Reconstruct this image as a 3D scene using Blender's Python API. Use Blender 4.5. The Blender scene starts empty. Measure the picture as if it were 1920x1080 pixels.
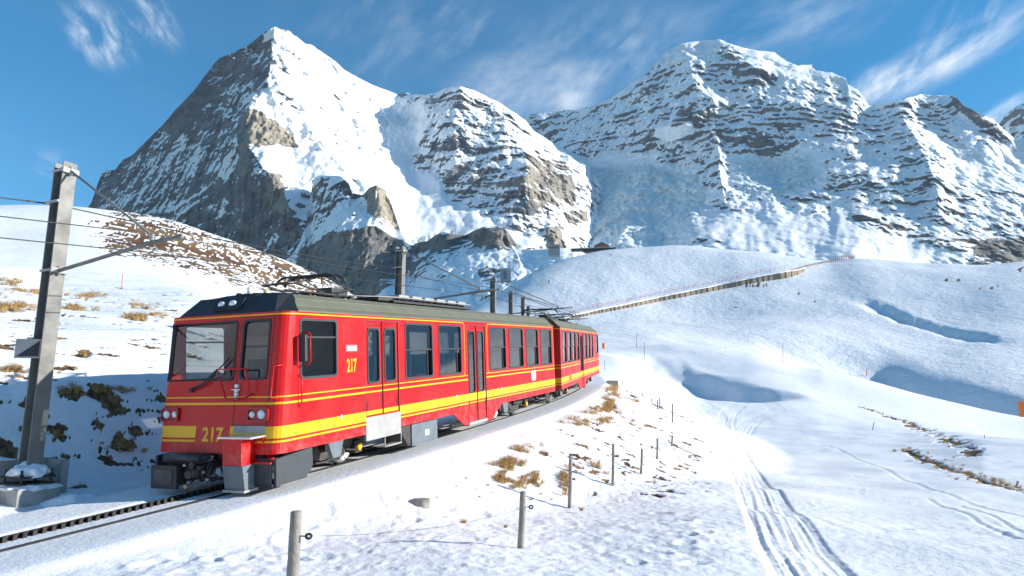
import bpy, bmesh, math, random
import numpy as np
from mathutils import Vector, Matrix

random.seed(7)
rng = np.random.default_rng(11)
S = bpy.context.scene
COL = S.collection

# ------------------------------------------------------------------ camera
FPX = 1300.0
PITCH = math.atan(FPX / 7200.0)
cam_d = bpy.data.cameras.new('camera')
cam = bpy.data.objects.new('camera', cam_d)
COL.objects.link(cam)
cam.location = (0, 0, 0)
cam.rotation_euler = (math.pi / 2 + PITCH, 0, 0)
cam_d.sensor_width = 36.0
cam_d.lens = 36.0 * FPX / 1920.0
cam_d.clip_start = 0.1
cam_d.clip_end = 30000
S.camera = cam
CP, SP = math.cos(PITCH), math.sin(PITCH)

# ------------------------------------------------------------------ light
SUN_EL = math.radians(19.5)
SUN_AZ = math.radians(90.0)          # clockwise from +Y
SUN_DIR = Vector((math.sin(SUN_AZ) * math.cos(SUN_EL), math.cos(SUN_AZ) * math.cos(SUN_EL), math.sin(SUN_EL)))
sun_d = bpy.data.lights.new('sun', 'SUN')
sun_d.energy = 5.0
sun_d.angle = math.radians(0.53)
sun_d.color = (1.0, 0.96, 0.90)
sun = bpy.data.objects.new('sun', sun_d)
COL.objects.link(sun)
sun.rotation_euler = SUN_DIR.to_track_quat('Z', 'Y').to_euler()

S.view_settings.view_transform = 'Standard'
S.view_settings.look = 'None'
S.view_settings.gamma = 1.0
S.view_settings.use_curve_mapping = False
S.view_settings.exposure = 0.90
S.cycles.max_bounces = 6
S.cycles.diffuse_bounces = 3
S.cycles.glossy_bounces = 4
S.cycles.transmission_bounces = 6
S.cycles.transparent_max_bounces = 12


def pdir(u, v):
    a = (u - 960) / FPX
    b = (540 - v) / FPX
    return a, CP - b * SP, SP + b * CP


def pt(u, v, r):
    """world point on the sight line of pixel (u, v) at horizontal distance r"""
    x, y, z = pdir(u, v)
    h = math.hypot(x, y)
    return Vector((x / h * r, y / h * r, z / h * r))


# ------------------------------------------------------------------ world
W = bpy.data.worlds.new('World')
S.world = W
W.use_nodes = True
wn, wl = W.node_tree.nodes, W.node_tree.links
wn.clear()


def N(tree, t, **kw):
    n = tree.nodes.new(t)
    for k, v in kw.items():
        if k.startswith('i_'):
            key = k[2:]
            key = int(key) if key.isdigit() else key.replace('_', ' ')
            n.inputs[key].default_value = v
        else:
            setattr(n, k, v)
    return n


def M(tree, op, a, b=None, c=None, clamp=False):
    n = tree.nodes.new('ShaderNodeMath')
    n.operation = op
    n.use_clamp = clamp
    for i, x in enumerate((a, b, c)):
        if x is None:
            continue
        if isinstance(x, (int, float)):
            n.inputs[i].default_value = x
        else:
            tree.links.new(x, n.inputs[i])
    return n.outputs[0]


def maprange(tree, x, a, b, c=0.0, d=1.0, smooth=True):
    n = tree.nodes.new('ShaderNodeMapRange')
    n.interpolation_type = 'SMOOTHSTEP' if smooth else 'LINEAR'
    tree.links.new(x, n.inputs[0])
    for i, v in enumerate((a, b, c, d)):
        n.inputs[i + 1].default_value = v
    return n.outputs[0]


def noise(tree, vec, scale, detail=4, rough=0.55, dist=0.0, out=0):
    n = tree.nodes.new('ShaderNodeTexNoise')
    n.inputs['Scale'].default_value = scale
    n.inputs['Detail'].default_value = detail
    n.inputs['Roughness'].default_value = rough
    n.inputs['Distortion'].default_value = dist
    if vec is not None:
        tree.links.new(vec, n.inputs['Vector'])
    return n.outputs[out]


def mixc(tree, f, a, b):
    n = tree.nodes.new('ShaderNodeMix')
    n.data_type = 'RGBA'
    if isinstance(f, (int, float)):
        n.inputs[0].default_value = f
    else:
        tree.links.new(f, n.inputs[0])
    for i, x in ((6, a), (7, b)):
        if isinstance(x, tuple):
            n.inputs[i].default_value = (*x[:3], 1)
        else:
            tree.links.new(x, n.inputs[i])
    return n.outputs[2]


def build_world():
    t = W.node_tree
    sky = N(t, 'ShaderNodeTexSky', sky_type='NISHITA', sun_disc=False, sun_elevation=SUN_EL, sun_rotation=SUN_AZ,
            altitude=2150.0, air_density=1.0, dust_density=0.25, ozone_density=2.2)
    tc = N(t, 'ShaderNodeTexCoord')
    D = tc.outputs['Generated']
    sp = N(t, 'ShaderNodeSeparateXYZ')
    t.links.new(D, sp.inputs[0])
    X, Y, Z = sp.outputs
    # project the view direction on a cirrus layer overhead
    zz = M(t, 'MAXIMUM', Z, 0.03)
    cx = M(t, 'DIVIDE', X, zz)
    cy = M(t, 'DIVIDE', Y, zz)
    cb = N(t, 'ShaderNodeCombineXYZ')
    t.links.new(cx, cb.inputs[0]); t.links.new(cy, cb.inputs[1])
    P = cb.outputs[0]

    def blob(u, v, du, dv, ang):
        """elliptic mask on the unit sphere round the direction of (u, v); axes in radians, ang tilts it"""
        d = Vector(pdir(u, v)).normalized()
        r = Vector((0, 0, 1)).cross(d) * -1
        r.normalize()
        up = r.cross(d)
        if up.z < 0:
            up = -up
        ax = r * math.cos(ang) + up * math.sin(ang)
        ay = -r * math.sin(ang) + up * math.cos(ang)

        def dot(vv):
            n = N(t, 'ShaderNodeVectorMath', operation='DOT_PRODUCT')
            t.links.new(D, n.inputs[0]); n.inputs[1].default_value = vv
            return n.outputs['Value']
        a = M(t, 'DIVIDE', dot(ax), du)
        b = M(t, 'DIVIDE', dot(ay), dv)
        q = M(t, 'SQRT', M(t, 'ADD', M(t, 'MULTIPLY', a, a), M(t, 'MULTIPLY', b, b)))
        m = maprange(t, q, 0.15, 1.0, 1.0, 0.0)
        return M(t, 'MULTIPLY', m, maprange(t, dot(d), 0.0, 0.2))

    def cirrus(u, v, ang, sx, sy, scale, lo, hi, dist, seed, rough=.6):
        """fibrous noise in the axes of one cloud: sx along, sy across the fibres"""
        d = Vector(pdir(u, v)).normalized()
        r = Vector((0, 0, 1)).cross(d) * -1
        r.normalize()
        up = r.cross(d)
        if up.z < 0:
            up = -up
        ax = r * math.cos(ang) + up * math.sin(ang)
        ay = -r * math.sin(ang) + up * math.cos(ang)

        def dot(vv):
            n = N(t, 'ShaderNodeVectorMath', operation='DOT_PRODUCT')
            t.links.new(D, n.inputs[0]); n.inputs[1].default_value = vv
            return n.outputs['Value']
        cbn = N(t, 'ShaderNodeCombineXYZ')
        t.links.new(M(t, 'MULTIPLY', dot(ax), sx), cbn.inputs[0])
        t.links.new(M(t, 'MULTIPLY', dot(ay), sy), cbn.inputs[1])
        cbn.inputs[2].default_value = seed
        return maprange(t, noise(t, cbn.outputs[0], scale, 9, rough, dist), lo, hi)

    parts = []
    #      u     v     du     dv    ang   fibre ang, sx, sy, scale, lo, hi, dist, gain
    for k, (u, v, du, dv, ang, fa, sx, sy, sc, lo, hi, di, g) in enumerate((
            (1745, 120, 0.165, 0.036, 0.30, .42, 1.0, 3.2, 9.0, .34, .86, .18, 1.1),
            (1640, 160, 0.08, 0.030, 0.15, .9, 1.0, 2.6, 16.0, .34, .88, .2, .8),
            (1800, 62, 0.10, 0.05, 0.6, 1.0, 1.0, 3.5, 14.0, .38, .85, .2, .5),
            (1890, 215, 0.05, 0.022, 0.4, .4, 1.0, 3.0, 12.0, .3, .75, .5, 1.0),
            (185, 66, 0.055, 0.042, -.5, -.9, 1.0, 2.2, 22.0, .38, .85, .3, 1.0),
            (287, 22, 0.060, 0.026, -.9, -.9, 1.0, 3.0, 18.0, .36, .85, .2, .8),
            (250, 75, 0.06, 0.03, -.6, -.9, 1.0, 2.4, 22.0, .45, .85, .8, .6),
            (100, 318, 0.03, 0.03, 0, .3, 1.0, 1.2, 20.0, .4, .8, .8, .4),
            (900, 90, 0.20, 0.10, -.3, .75, 1.0, 2.4, 7.0, .42, .85, .12, .42),
            (1010, 175, 0.17, 0.065, -.1, .3, 1.0, 1.6, 9.0, .28, .90, .15, .8),
            (1120, 110, 0.18, 0.09, 0.2, .7, 1.0, 2.2, 9.0, .36, .90, .15, .5),
            (1500, 25, 0.28, 0.07, 0.15, .3, 1.0, 3.0, 7.0, .38, .86, .12, .42),
            (680, 60, 0.12, 0.10, 0.9, .9, 1.0, 2.6, 9.0, .45, .9, .12, .22))):
        parts.append(M(t, 'MULTIPLY', M(t, 'MULTIPLY', blob(u, v, du, dv, ang), cirrus(u, v, fa, sx, sy, sc, lo, hi, di, k * 3.7)), g))
    f2 = maprange(t, noise(t, P, .8, 6, .6, .6), .4, .8)
    s = parts[0]
    for p in parts[1:]:
        s = M(t, 'ADD', s, p)
    # thin veil everywhere so that the sky does not end at the frame
    s = M(t, 'ADD', s, M(t, 'MULTIPLY', f2, 0.07))
    s = M(t, 'MINIMUM', s, 0.85)
    s = M(t, 'MULTIPLY', s, maprange(t, Z, 0.02, 0.2))
    hsv = N(t, 'ShaderNodeHueSaturation')
    hsv.inputs['Saturation'].default_value = 1.42
    hsv.inputs['Hue'].default_value = 0.488
    t.links.new(sky.outputs[0], hsv.inputs['Color'])
    col = mixc(t, s, hsv.outputs[0], (6.2, 6.5, 6.9))
    bg = N(t, 'ShaderNodeBackground')
    bg.inputs['Strength'].default_value = 0.100
    t.links.new(col, bg.inputs['Color'])
    out = N(t, 'ShaderNodeOutputWorld')
    t.links.new(bg.outputs[0], out.inputs['Surface'])


build_world()

# ------------------------------------------------------------------ helpers


def tag(o, label=None, cat=None, group=None, kind=None):
    if label: o['label'] = label
    if cat: o['category'] = cat
    if group: o['group'] = group
    if kind: o['kind'] = kind
    return o


def mat(name, col, rough=0.6, metal=0.0, var=0.0, vscale=4.0, bump=0.0, bscale=40.0, spec=0.5, col2=None, coat=0.0):
    m = bpy.data.materials.new(name)
    m.use_nodes = True
    t = m.node_tree
    b = t.nodes['Principled BSDF']
    b.inputs['Base Color'].default_value = (*col, 1)
    b.inputs['Roughness'].default_value = rough
    b.inputs['Metallic'].default_value = metal
    b.inputs['Specular IOR Level'].default_value = spec
    b.inputs['Coat Weight'].default_value = coat
    b.inputs['Coat Roughness'].default_value = 0.12
    tc = t.nodes.new('ShaderNodeTexCoord')
    if var > 0 or col2:
        n = noise(t, tc.outputs['Object'], vscale, 6, 0.6)
        f = maprange(t, n, 0.35, 0.7)
        c2 = col2 or tuple(c * (1 - var) for c in col)
        c = mixc(t, f, col, c2)
        t.links.new(c, b.inputs['Base Color'])
        r = maprange(t, n, 0.3, 0.7, max(0.02, rough - 0.08), min(1, rough + 0.12))
        t.links.new(r, b.inputs['Roughness'])
    if bump > 0:
        n = noise(t, tc.outputs['Object'], bscale, 4, 0.6)
        bp = t.nodes.new('ShaderNodeBump')
        bp.inputs['Strength'].default_value = bump
        bp.inputs['Distance'].default_value = 0.02
        t.links.new(n, bp.inputs['Height'])
        t.links.new(bp.outputs[0], b.inputs['Normal'])
    return m


# --- vectorised gradient noise -------------------------------------------------
_perm = np.random.default_rng(5).permutation(4096).astype(np.int64)
_g = np.random.default_rng(6).normal(size=(4096, 3))
_g /= np.linalg.norm(_g, axis=1)[:, None]
_g = _g.astype(np.float32)


def pn(x, y, z):
    x = np.asarray(x, np.float32); y = np.asarray(y, np.float32); z = np.asarray(z, np.float32)
    x, y, z = np.broadcast_arrays(x, y, z)
    xi = np.floor(x).astype(np.int64); yi = np.floor(y).astype(np.int64); zi = np.floor(z).astype(np.int64)
    xf = x - xi; yf = y - yi; zf = z - zi
    u = xf * xf * xf * (xf * (xf * 6 - 15) + 10)
    v = yf * yf * yf * (yf * (yf * 6 - 15) + 10)
    w = zf * zf * zf * (zf * (zf * 6 - 15) + 10)
    out = 0
    for dx in (0, 1):
        hx = _perm[(xi + dx) & 4095]
        wx = u if dx else 1 - u
        for dy in (0, 1):
            hy = _perm[(hx + yi + dy) & 4095]
            wy = v if dy else 1 - v
            for dz in (0, 1):
                h = _perm[(hy + zi + dz) & 4095]
                gr = _g[h]
                d = gr[..., 0] * (xf - dx) + gr[..., 1] * (yf - dy) + gr[..., 2] * (zf - dz)
                out = out + wx * wy * (w if dz else 1 - w) * d
    return out * 1.6


def fbm(x, y, z, oct=5, lac=2.03, gain=0.5, ridged=False):
    s = 0; a = 1.0; t = 0
    for i in range(oct):
        n = pn(x + 17.3 * i, y - 9.1 * i, z + 4.7 * i)
        if ridged:
            n = 1 - 2 * np.abs(n)
        s = s + a * n; t += a
        a *= gain; x = x * lac; y = y * lac; z = z * lac
    return s / t


def sstep(a, b, x):
    t = np.clip((x - a) / (b - a), 0, 1)
    return t * t * (3 - 2 * t)


def pchip(xk, yk, x):
    """monotone cubic through (xk, yk)"""
    h = np.diff(xk); d = np.diff(yk) / h
    m = np.zeros_like(yk)
    w1 = 2 * h[1:] + h[:-1]; w2 = h[1:] + 2 * h[:-1]
    same = d[:-1] * d[1:] > 0
    with np.errstate(divide='ignore', invalid='ignore'):
        mm = (w1 + w2) / (w1 / d[:-1] + w2 / d[1:])
    m[1:-1] = np.where(same, mm, 0)
    m[0] = d[0]; m[-1] = d[-1]
    i = np.clip(np.searchsorted(xk, x) - 1, 0, len(xk) - 2)
    t = np.clip((x - xk[i]) / h[i], 0, 1)
    t2, t3 = t * t, t * t * t
    return (2 * t3 - 3 * t2 + 1) * yk[i] + (t3 - 2 * t2 + t) * h[i] * m[i] + (-2 * t3 + 3 * t2) * yk[i + 1] + (t3 - t2) * h[i] * m[i + 1]


def grid_mesh(name, X, Y, Z, material, attrs=None, smooth=True, wrap=False):
    """X, Y, Z are (rows, cols)"""
    R, C = X.shape
    me = bpy.data.meshes.new(name)
    co = np.stack([X, Y, Z], -1).reshape(-1, 3).astype(np.float32)
    idx = np.arange(R * C).reshape(R, C)
    if wrap:
        idx = np.concatenate([idx, idx[:, :1]], 1)
    q = np.stack([idx[:-1, :-1], idx[:-1, 1:], idx[1:, 1:], idx[1:, :-1]], -1).reshape(-1, 4)
    n = len(q)
    me.vertices.add(len(co)); me.vertices.foreach_set('co', co.ravel())
    me.loops.add(n * 4); me.loops.foreach_set('vertex_index', q.ravel().astype(np.int32))
    me.polygons.add(n)
    me.polygons.foreach_set('loop_start', np.arange(0, n * 4, 4, dtype=np.int32))
    me.polygons.foreach_set('use_smooth', np.full(n, smooth))
    me.update(calc_edges=True)
    for k, v in (attrs or {}).items():
        a = me.attributes.new(k, 'FLOAT', 'POINT')
        a.data.foreach_set('value', v.astype(np.float32).ravel())
    me.materials.append(material)
    o = bpy.data.objects.new(name, me)
    COL.objects.link(o)
    return o
# ------------------------------------------------------------------ track geometry
T_YAW, T_SL = math.radians(21.1), math.radians(5.56)
T_L = Vector((math.sin(T_YAW), math.cos(T_YAW), 0))
T_R = Vector((math.cos(T_YAW), -math.sin(T_YAW), 0))
T_O = Vector((-5.15, 12.43, 0))       # plan position of the track centre under the train's nose
T_Z0 = -1.335
T_RAD = 115.0
T_TAN = math.tan(T_SL)


def track_h(s):
    """rail height at distance s along the track (s = 0 at the train's nose)"""
    s = np.asarray(s, float)
    return T_Z0 + T_TAN * s


def track_plan(s):
    """centre line and heading: an arc tangent to T_L at s = 7.8"""
    s = np.asarray(s, float)
    t = (s - 7.8)
    ph = t / T_RAD
    al = 7.8 + T_RAD * np.sin(ph)
    la = 0.12 - T_RAD * (1 - np.cos(ph))
    x = T_O.x + T_L.x * al + T_R.x * la
    y = T_O.y + T_L.y * al + T_R.y * la
    return x, y, T_YAW - ph


def tp(s, lat=0.0, up=0.0):
    x, y, yaw = track_plan(s)
    return Vector((float(x + math.cos(yaw) * lat), float(y - math.sin(yaw) * lat), float(track_h(s)) + up))


_cx = T_O.x + T_L.x * 7.8 + T_R.x * (0.12 - T_RAD)
_cy = T_O.y + T_L.y * 7.8 + T_R.y * (0.12 - T_RAD)


def track_coords(x, y):
    """plan point -> (s, lateral), lateral > 0 on the right"""
    dx, dy = x - _cx, y - _cy
    r = np.hypot(dx, dy)
    ex, ey = math.cos(T_YAW), -math.sin(T_YAW)   # radial direction at s = 7.8
    ang = np.arctan2(dx * ey - dy * ex, dx * ex + dy * ey)  # clockwise positive
    s = 7.8 - ang * T_RAD
    return s, r - T_RAD


# ------------------------------------------------------------------ terrain: feature lines round the viewpoint
def line_uvr(*p):
    out = []
    for (u, v, r) in p:
        q = pt(u, v, r)
        out.append((math.degrees(math.atan2(q.x, q.y)), r, q.z))
    return out


KL = [
    [(-180, .3, -1.75), (180, .3, -1.75)],
    [(-180, 6, -2.2), (-60, 6, -1.75), (-20, 6, -1.72), (0, 6, -1.78), (40, 6, -1.9), (100, 6, -2.0), (180, 6, -2.2)],
    [(-180, 12, -2.6), (-60, 12, -1.7), (-25, 11.5, -1.75), (-10, 11, -1.86), (0, 11, -1.93), (20, 12, -2.05), (45, 12, -2.3), (100, 12, -2.6), (180, 12, -2.6)],
    [(-180, 20, -3.2), (-70, 18, -1.6), (-45, 15.6, -1.5), (-33, 16.2, -1.28), (-22, 17.5, -1.2), (-10, 19, -1.8), (0, 20, -2.0), (12, 22, -1.95), (20, 20, -2.2), (35, 20, -2.5), (60, 20, -2.8), (180, 20, -3.2)],
    [(-180, 35, -4), (-70, 22, 0.2)] + line_uvr((-60, 712, 17.4), (0, 712, 17.6), (100, 705, 18.1), (200, 702, 18.6), (300, 700, 19.6), (430, 690, 22)) + [(-15, 30, 0), (-5, 33, -0.5), (4, 36, -1.5), (11, 36, -1.9), (20, 35, -2.5), (35, 33, -2.7), (60, 35, -4), (180, 35, -4)],
    [(-180, 60, -5), (-70, 32, 3)] + line_uvr((-60, 585, 25), (0, 590, 25), (100, 600, 25), (300, 612, 26), (430, 625, 30)) + [(-15, 44, 1.2), (-5, 55, 2.2), (4, 58, 2.2), (9, 60, 0.2), (12, 60, -0.8), (20, 62, -2.0), (28, 62, -2.0), (35, 58, -1.8), (60, 60, -6), (180, 60, -5)],
    [(-180, 110, -6), (-70, 60, 9)] + line_uvr((-60, 520, 42), (0, 528, 42), (100, 548, 44), (250, 558, 46), (400, 566, 50)) + [(-15, 66, 4), (-5, 80, 6)] + line_uvr((1000, 690, 100), (1080, 690, 100), (1150, 695, 100), (1230, 715, 105), (1330, 735, 108), (1450, 735, 108), (1600, 758, 105), (1750, 786, 102), (1900, 818, 98)) + [(60, 110, -9), (180, 110, -6)],
    [(-180, 180, -4), (-70, 80, 14)] + line_uvr((-60, 495, 56), (0, 505, 58), (100, 537, 58), (250, 545, 60), (400, 552, 66)) + [(-15, 90, 8), (-5, 120, 9)] + line_uvr((1000, 668, 145), (1080, 656, 150), (1180, 652, 152), (1260, 648, 155), (1400, 660, 160), (1500, 686, 160), (1600, 706, 158), (1750, 742, 152), (1920, 778, 148)) + [(45, 145, -3), (60, 150, -8), (180, 160, -2)],
    [(-180, 260, 2), (-70, 110, 22)] + line_uvr((-60, 480, 92), (0, 484, 92), (150, 500, 92), (300, 520, 92), (430, 548, 95), (600, 590, 100)) + [(-10, 150, 9)] + line_uvr((1000, 652, 200), (1100, 646, 205), (1200, 648, 210), (1300, 659, 212), (1400, 676, 214), (1500, 701, 217)) + [(25.5, 220, 6), (28.5, 220, 0), (33, 215, -3), (45, 210, -12), (60, 220, -14), (180, 240, 6)],
    [(-180, 400, 30), (-70, 150, 36)] + line_uvr((-60, 430, 132), (0, 434, 132), (150, 440, 132), (300, 468, 132), (430, 505, 135), (560, 550, 140), (680, 592, 170), (800, 640, 250), (900, 630, 320), (1060, 605, 360), (1200, 592, 380), (1400, 590, 390), (1600, 596, 390), (1750, 608, 390), (1920, 622, 380)) + [(50, 380, 20), (180, 380, 30)],
    [(-180, 700, 120), (-70, 210, 60)] + line_uvr((-60, 394.0, 175), (0, 391.0, 175), (60, 390.0, 175), (170, 396.0, 175), (250, 408.0, 175), (330, 426.0, 175), (400, 448.0, 176), (470, 471.0, 178), (540, 497.0, 180), (600, 523.0, 185), (650, 551.0, 200), (690, 574.0, 215), (760, 620.5, 300), (830, 625.5, 420), (880, 593.5, 560), (940, 560.5, 620), (1000, 525.5, 650), (1080, 497.5, 680), (1160, 483.5, 700), (1250, 477.5, 700), (1420, 485.5, 700), (1520, 497.5, 700), (1565, 501.5, 690), (1600, 498.5, 686), (1680, 502.5, 680), (1750, 506.5, 680), (1850, 510.5, 700), (1920, 505.5, 720), (2000, 499.5, 740)) + [(50, 760, 150), (80, 760, 120), (180, 700, 120)],
    [(-180, 1000, 140), (-70, 280, 50), (-40, 270, 30), (-26, 260, 20), (-15, 300, 5), (-8, 520, 0), (-3, 800, 40), (5, 900, 90), (15, 900, 105), (35, 900, 100), (60, 1000, 130), (180, 1000, 140)],
    [(-180, 1700, 100), (-70, 1700, 20), (0, 1700, 20), (40, 1700, 40), (180, 1700, 100)],
]


def knots_at(th):
    R = np.empty((len(KL), len(th))); Z = np.empty_like(R)
    for i, L in enumerate(KL):
        L = sorted(L)
        a = np.array(L, float)
        R[i] = np.exp(pchip(a[:, 0], np.log(a[:, 1]), th)); Z[i] = pchip(a[:, 0], a[:, 2], th)
    # light smoothing along azimuth
    return R, Z


_TH = np.concatenate([np.linspace(-180, -60, 41)[:-1], np.linspace(-60, 60, 481), np.linspace(60, 180, 41)[1:]])
_KR, _KZ = knots_at(_TH)
_NR = 420
_LR = np.linspace(math.log(.3), math.log(1700), _NR)
_TAB = np.stack([pchip(np.log(_KR[:, j]), _KZ[:, j], _LR) for j in range(len(_TH))], 1)   # (NR, NTH)


def base_h(x, y):
    x = np.asarray(x, float); y = np.asarray(y, float)
    th = np.degrees(np.arctan2(x, y)); lr = np.log(np.clip(np.hypot(x, y), .31, 1690))
    j = np.clip(np.searchsorted(_TH, th) - 1, 0, len(_TH) - 2)
    ft = (th - _TH[j]) / (_TH[j + 1] - _TH[j])
    q = (lr - _LR[0]) / (_LR[1] - _LR[0]); i = np.clip(q.astype(int), 0, _NR - 2); fr = q - i
    return (_TAB[i, j] * (1 - ft) + _TAB[i, j + 1] * ft) * (1 - fr) + (_TAB[i + 1, j] * (1 - ft) + _TAB[i + 1, j + 1] * ft) * fr


def smin(a, b, k):
    h = np.clip(0.5 + 0.5 * (b - a) / k, 0, 1)
    return b * (1 - h) + a * h - k * h * (1 - h)


def smax(a, b, k):
    return -smin(-a, -b, k)


HOLLOWS = []      # (x0, y0, wx, wy, depth)
for (u, v, r, wx, wy, d) in ((1268, 712, 114, 10, 22, 2.6), (1222, 676, 132, 17, 14, .9), (1712, 600, 400, 8, 55, 4.6),
                             (1700, 694, 250, 36, 80, 7.5)):
    q = pt(u, v, r)
    HOLLOWS.append((q.x, q.y, wx, wy, d))


def far_shape(x, y, z):
    r = np.hypot(x, y)
    for (x0, y0, wx, wy, d) in HOLLOWS:
        w = pn(x / (wx * .9), y / (wx * 1.3), 3.3) * 0.16 + pn(x / (wx * .3), y / (wx * .5), 3.3) * 0.07
        s = (x - x0) / wx + w
        t = (y - y0) / wy + w * .7
        s = s + .35 * t + .18 * pn(y / (wy * .35), x / (wx * .8), 1.7)
        g = sstep(-1.1, .5, s) * (1 - sstep(0.35, 1.15, s))
        z = z - d * g * (1 - sstep(.45, 1.15, np.abs(t)))
    # drifts and undulation growing with distance
    a = sstep(25, 160, r)
    z = z + a * 1.5 * pn(x / 60, y / 60, 0.5) + a * 0.45 * pn(x / 17 + 5, y / 22, 1.5)
    a2 = sstep(180, 420, r)
    z = z - a2 * 1.0 + a2 * 2.2 * pn(x / 150 + 3, y / 190, 2.5) + a2 * 1.1 * fbm(x / 38, y / 38, 4.5 + 0 * x, 3)
    return z


def ground_h(x, y, detail=False):
    x = np.asarray(x, float); y = np.asarray(y, float)
    z = far_shape(x, y, base_h(x, y))
    s, lat = track_coords(x, y)
    zt = track_h(s) - 0.022 + 0.035 * sstep(-.30, -.40, lat) * (1 - sstep(1.0, 4.0, s))
    on = (s > -40) & (s < 130)
    al = np.abs(lat)
    lo = np.where(lat > 0, zt - 0.42 * np.clip(lat - 1.75, 0, None) ** 1.0, zt - 0.6 * np.clip(al - 1.9, 0, None))
    hi = np.where(lat > 0, zt + 0.30 * np.clip(lat - 2.6, 0, None), zt + 1.25 * np.clip(al - 2.35 - 1.3 * (1 - sstep(-.6, .7, s)), 0, None))
    w = 1 - sstep(70, 125, s)
    w = w * sstep(-38, -25, s) * (1 - sstep(25, 60, al))
    zc = smin(smax(z, lo, 0.25), hi, 0.35)
    # the flat bed itself
    bed = 1 - sstep(1.55, 1.95, al)
    zc = zc * (1 - bed) + zt * bed
    return np.where(on, z * (1 - w) + zc * w, z)


def hit_ground(u, v, rmin=5, rmax=1500):
    """march the sight line of a photo pixel to the ground: where a thing stands"""
    rs = np.exp(np.linspace(math.log(rmin), math.log(rmax), 1600))
    x, y, z = pdir(u, v); h = math.hypot(x, y)
    g = ground_h(x / h * rs, y / h * rs)
    below = z / h * rs < g
    i = int(np.argmax(below)) if below.any() else len(rs) - 1
    r = rs[i]
    return Vector((x / h * r, y / h * r, float(g[i])))


def on_ground(x, y):
    return Vector((x, y, float(ground_h(np.array([x]), np.array([y]))[0])))


def poly_dist(x, y, pts):
    """distance to a polyline and arclength at the nearest point"""
    best = np.full(x.shape, 1e9); arc = np.zeros(x.shape); side = np.zeros(x.shape); acc = 0
    for (x0, y0), (x1, y1) in zip(pts[:-1], pts[1:]):
        dx, dy = x1 - x0, y1 - y0; L = math.hypot(dx, dy) + 1e-9
        t = np.clip(((x - x0) * dx + (y - y0) * dy) / L ** 2, 0, 1)
        d = np.hypot(x - x0 - t * dx, y - y0 - t * dy)
        m = d < best
        best = np.where(m, d, best); arc = np.where(m, acc + t * L, arc)
        side = np.where(m, np.sign((x - x0) * dy - (y - y0) * dx), side)
        acc += L
    return best, arc, side


def pix_path(*uv):
    out = []
    for (u, v) in uv:
        q = hit_ground(u, v)
        out.append((q.x, q.y))
    return out


def dense(pts, n=8):
    a = np.array(pts); t = np.arange(len(a)); tt = np.linspace(0, len(a) - 1, (len(a) - 1) * n + 1)
    return list(zip(pchip(t.astype(float), a[:, 0], tt), pchip(t.astype(float), a[:, 1], tt)))


# ski and piste tracks pressed into the snow
PISTE = dense(pix_path((1555, 1100), (1470, 1000), (1420, 920), (1380, 850), (1352, 800), (1335, 770), (1300, 745), (1255, 728)), 5)
TRACK2 = dense(pix_path((1350, 800), (1365, 775), (1390, 755)), 4)
TRACK3 = dense(pix_path((1350, 802), (1410, 790), (1455, 768), (1440, 757)), 4)
GROOVE = dense(pix_path((1280, 745), (1400, 785), (1500, 820), (1640, 875), (1780, 930), (1920, 970)), 4)
GROOVE2 = dense(pix_path((1740, 935), (1820, 970), (1920, 1015)), 4)
GROOVE3 = dense(pix_path((1800, 945), (1860, 970), (1930, 1000)), 4)
GRASSLINE = dense(pix_path((1620, 765), (1680, 785), (1730, 805), (1790, 830), (1830, 855)), 4)
GRASSLINE2 = dense(pix_path((1700, 845), (1770, 875), (1840, 900), (1925, 930)), 4)


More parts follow.
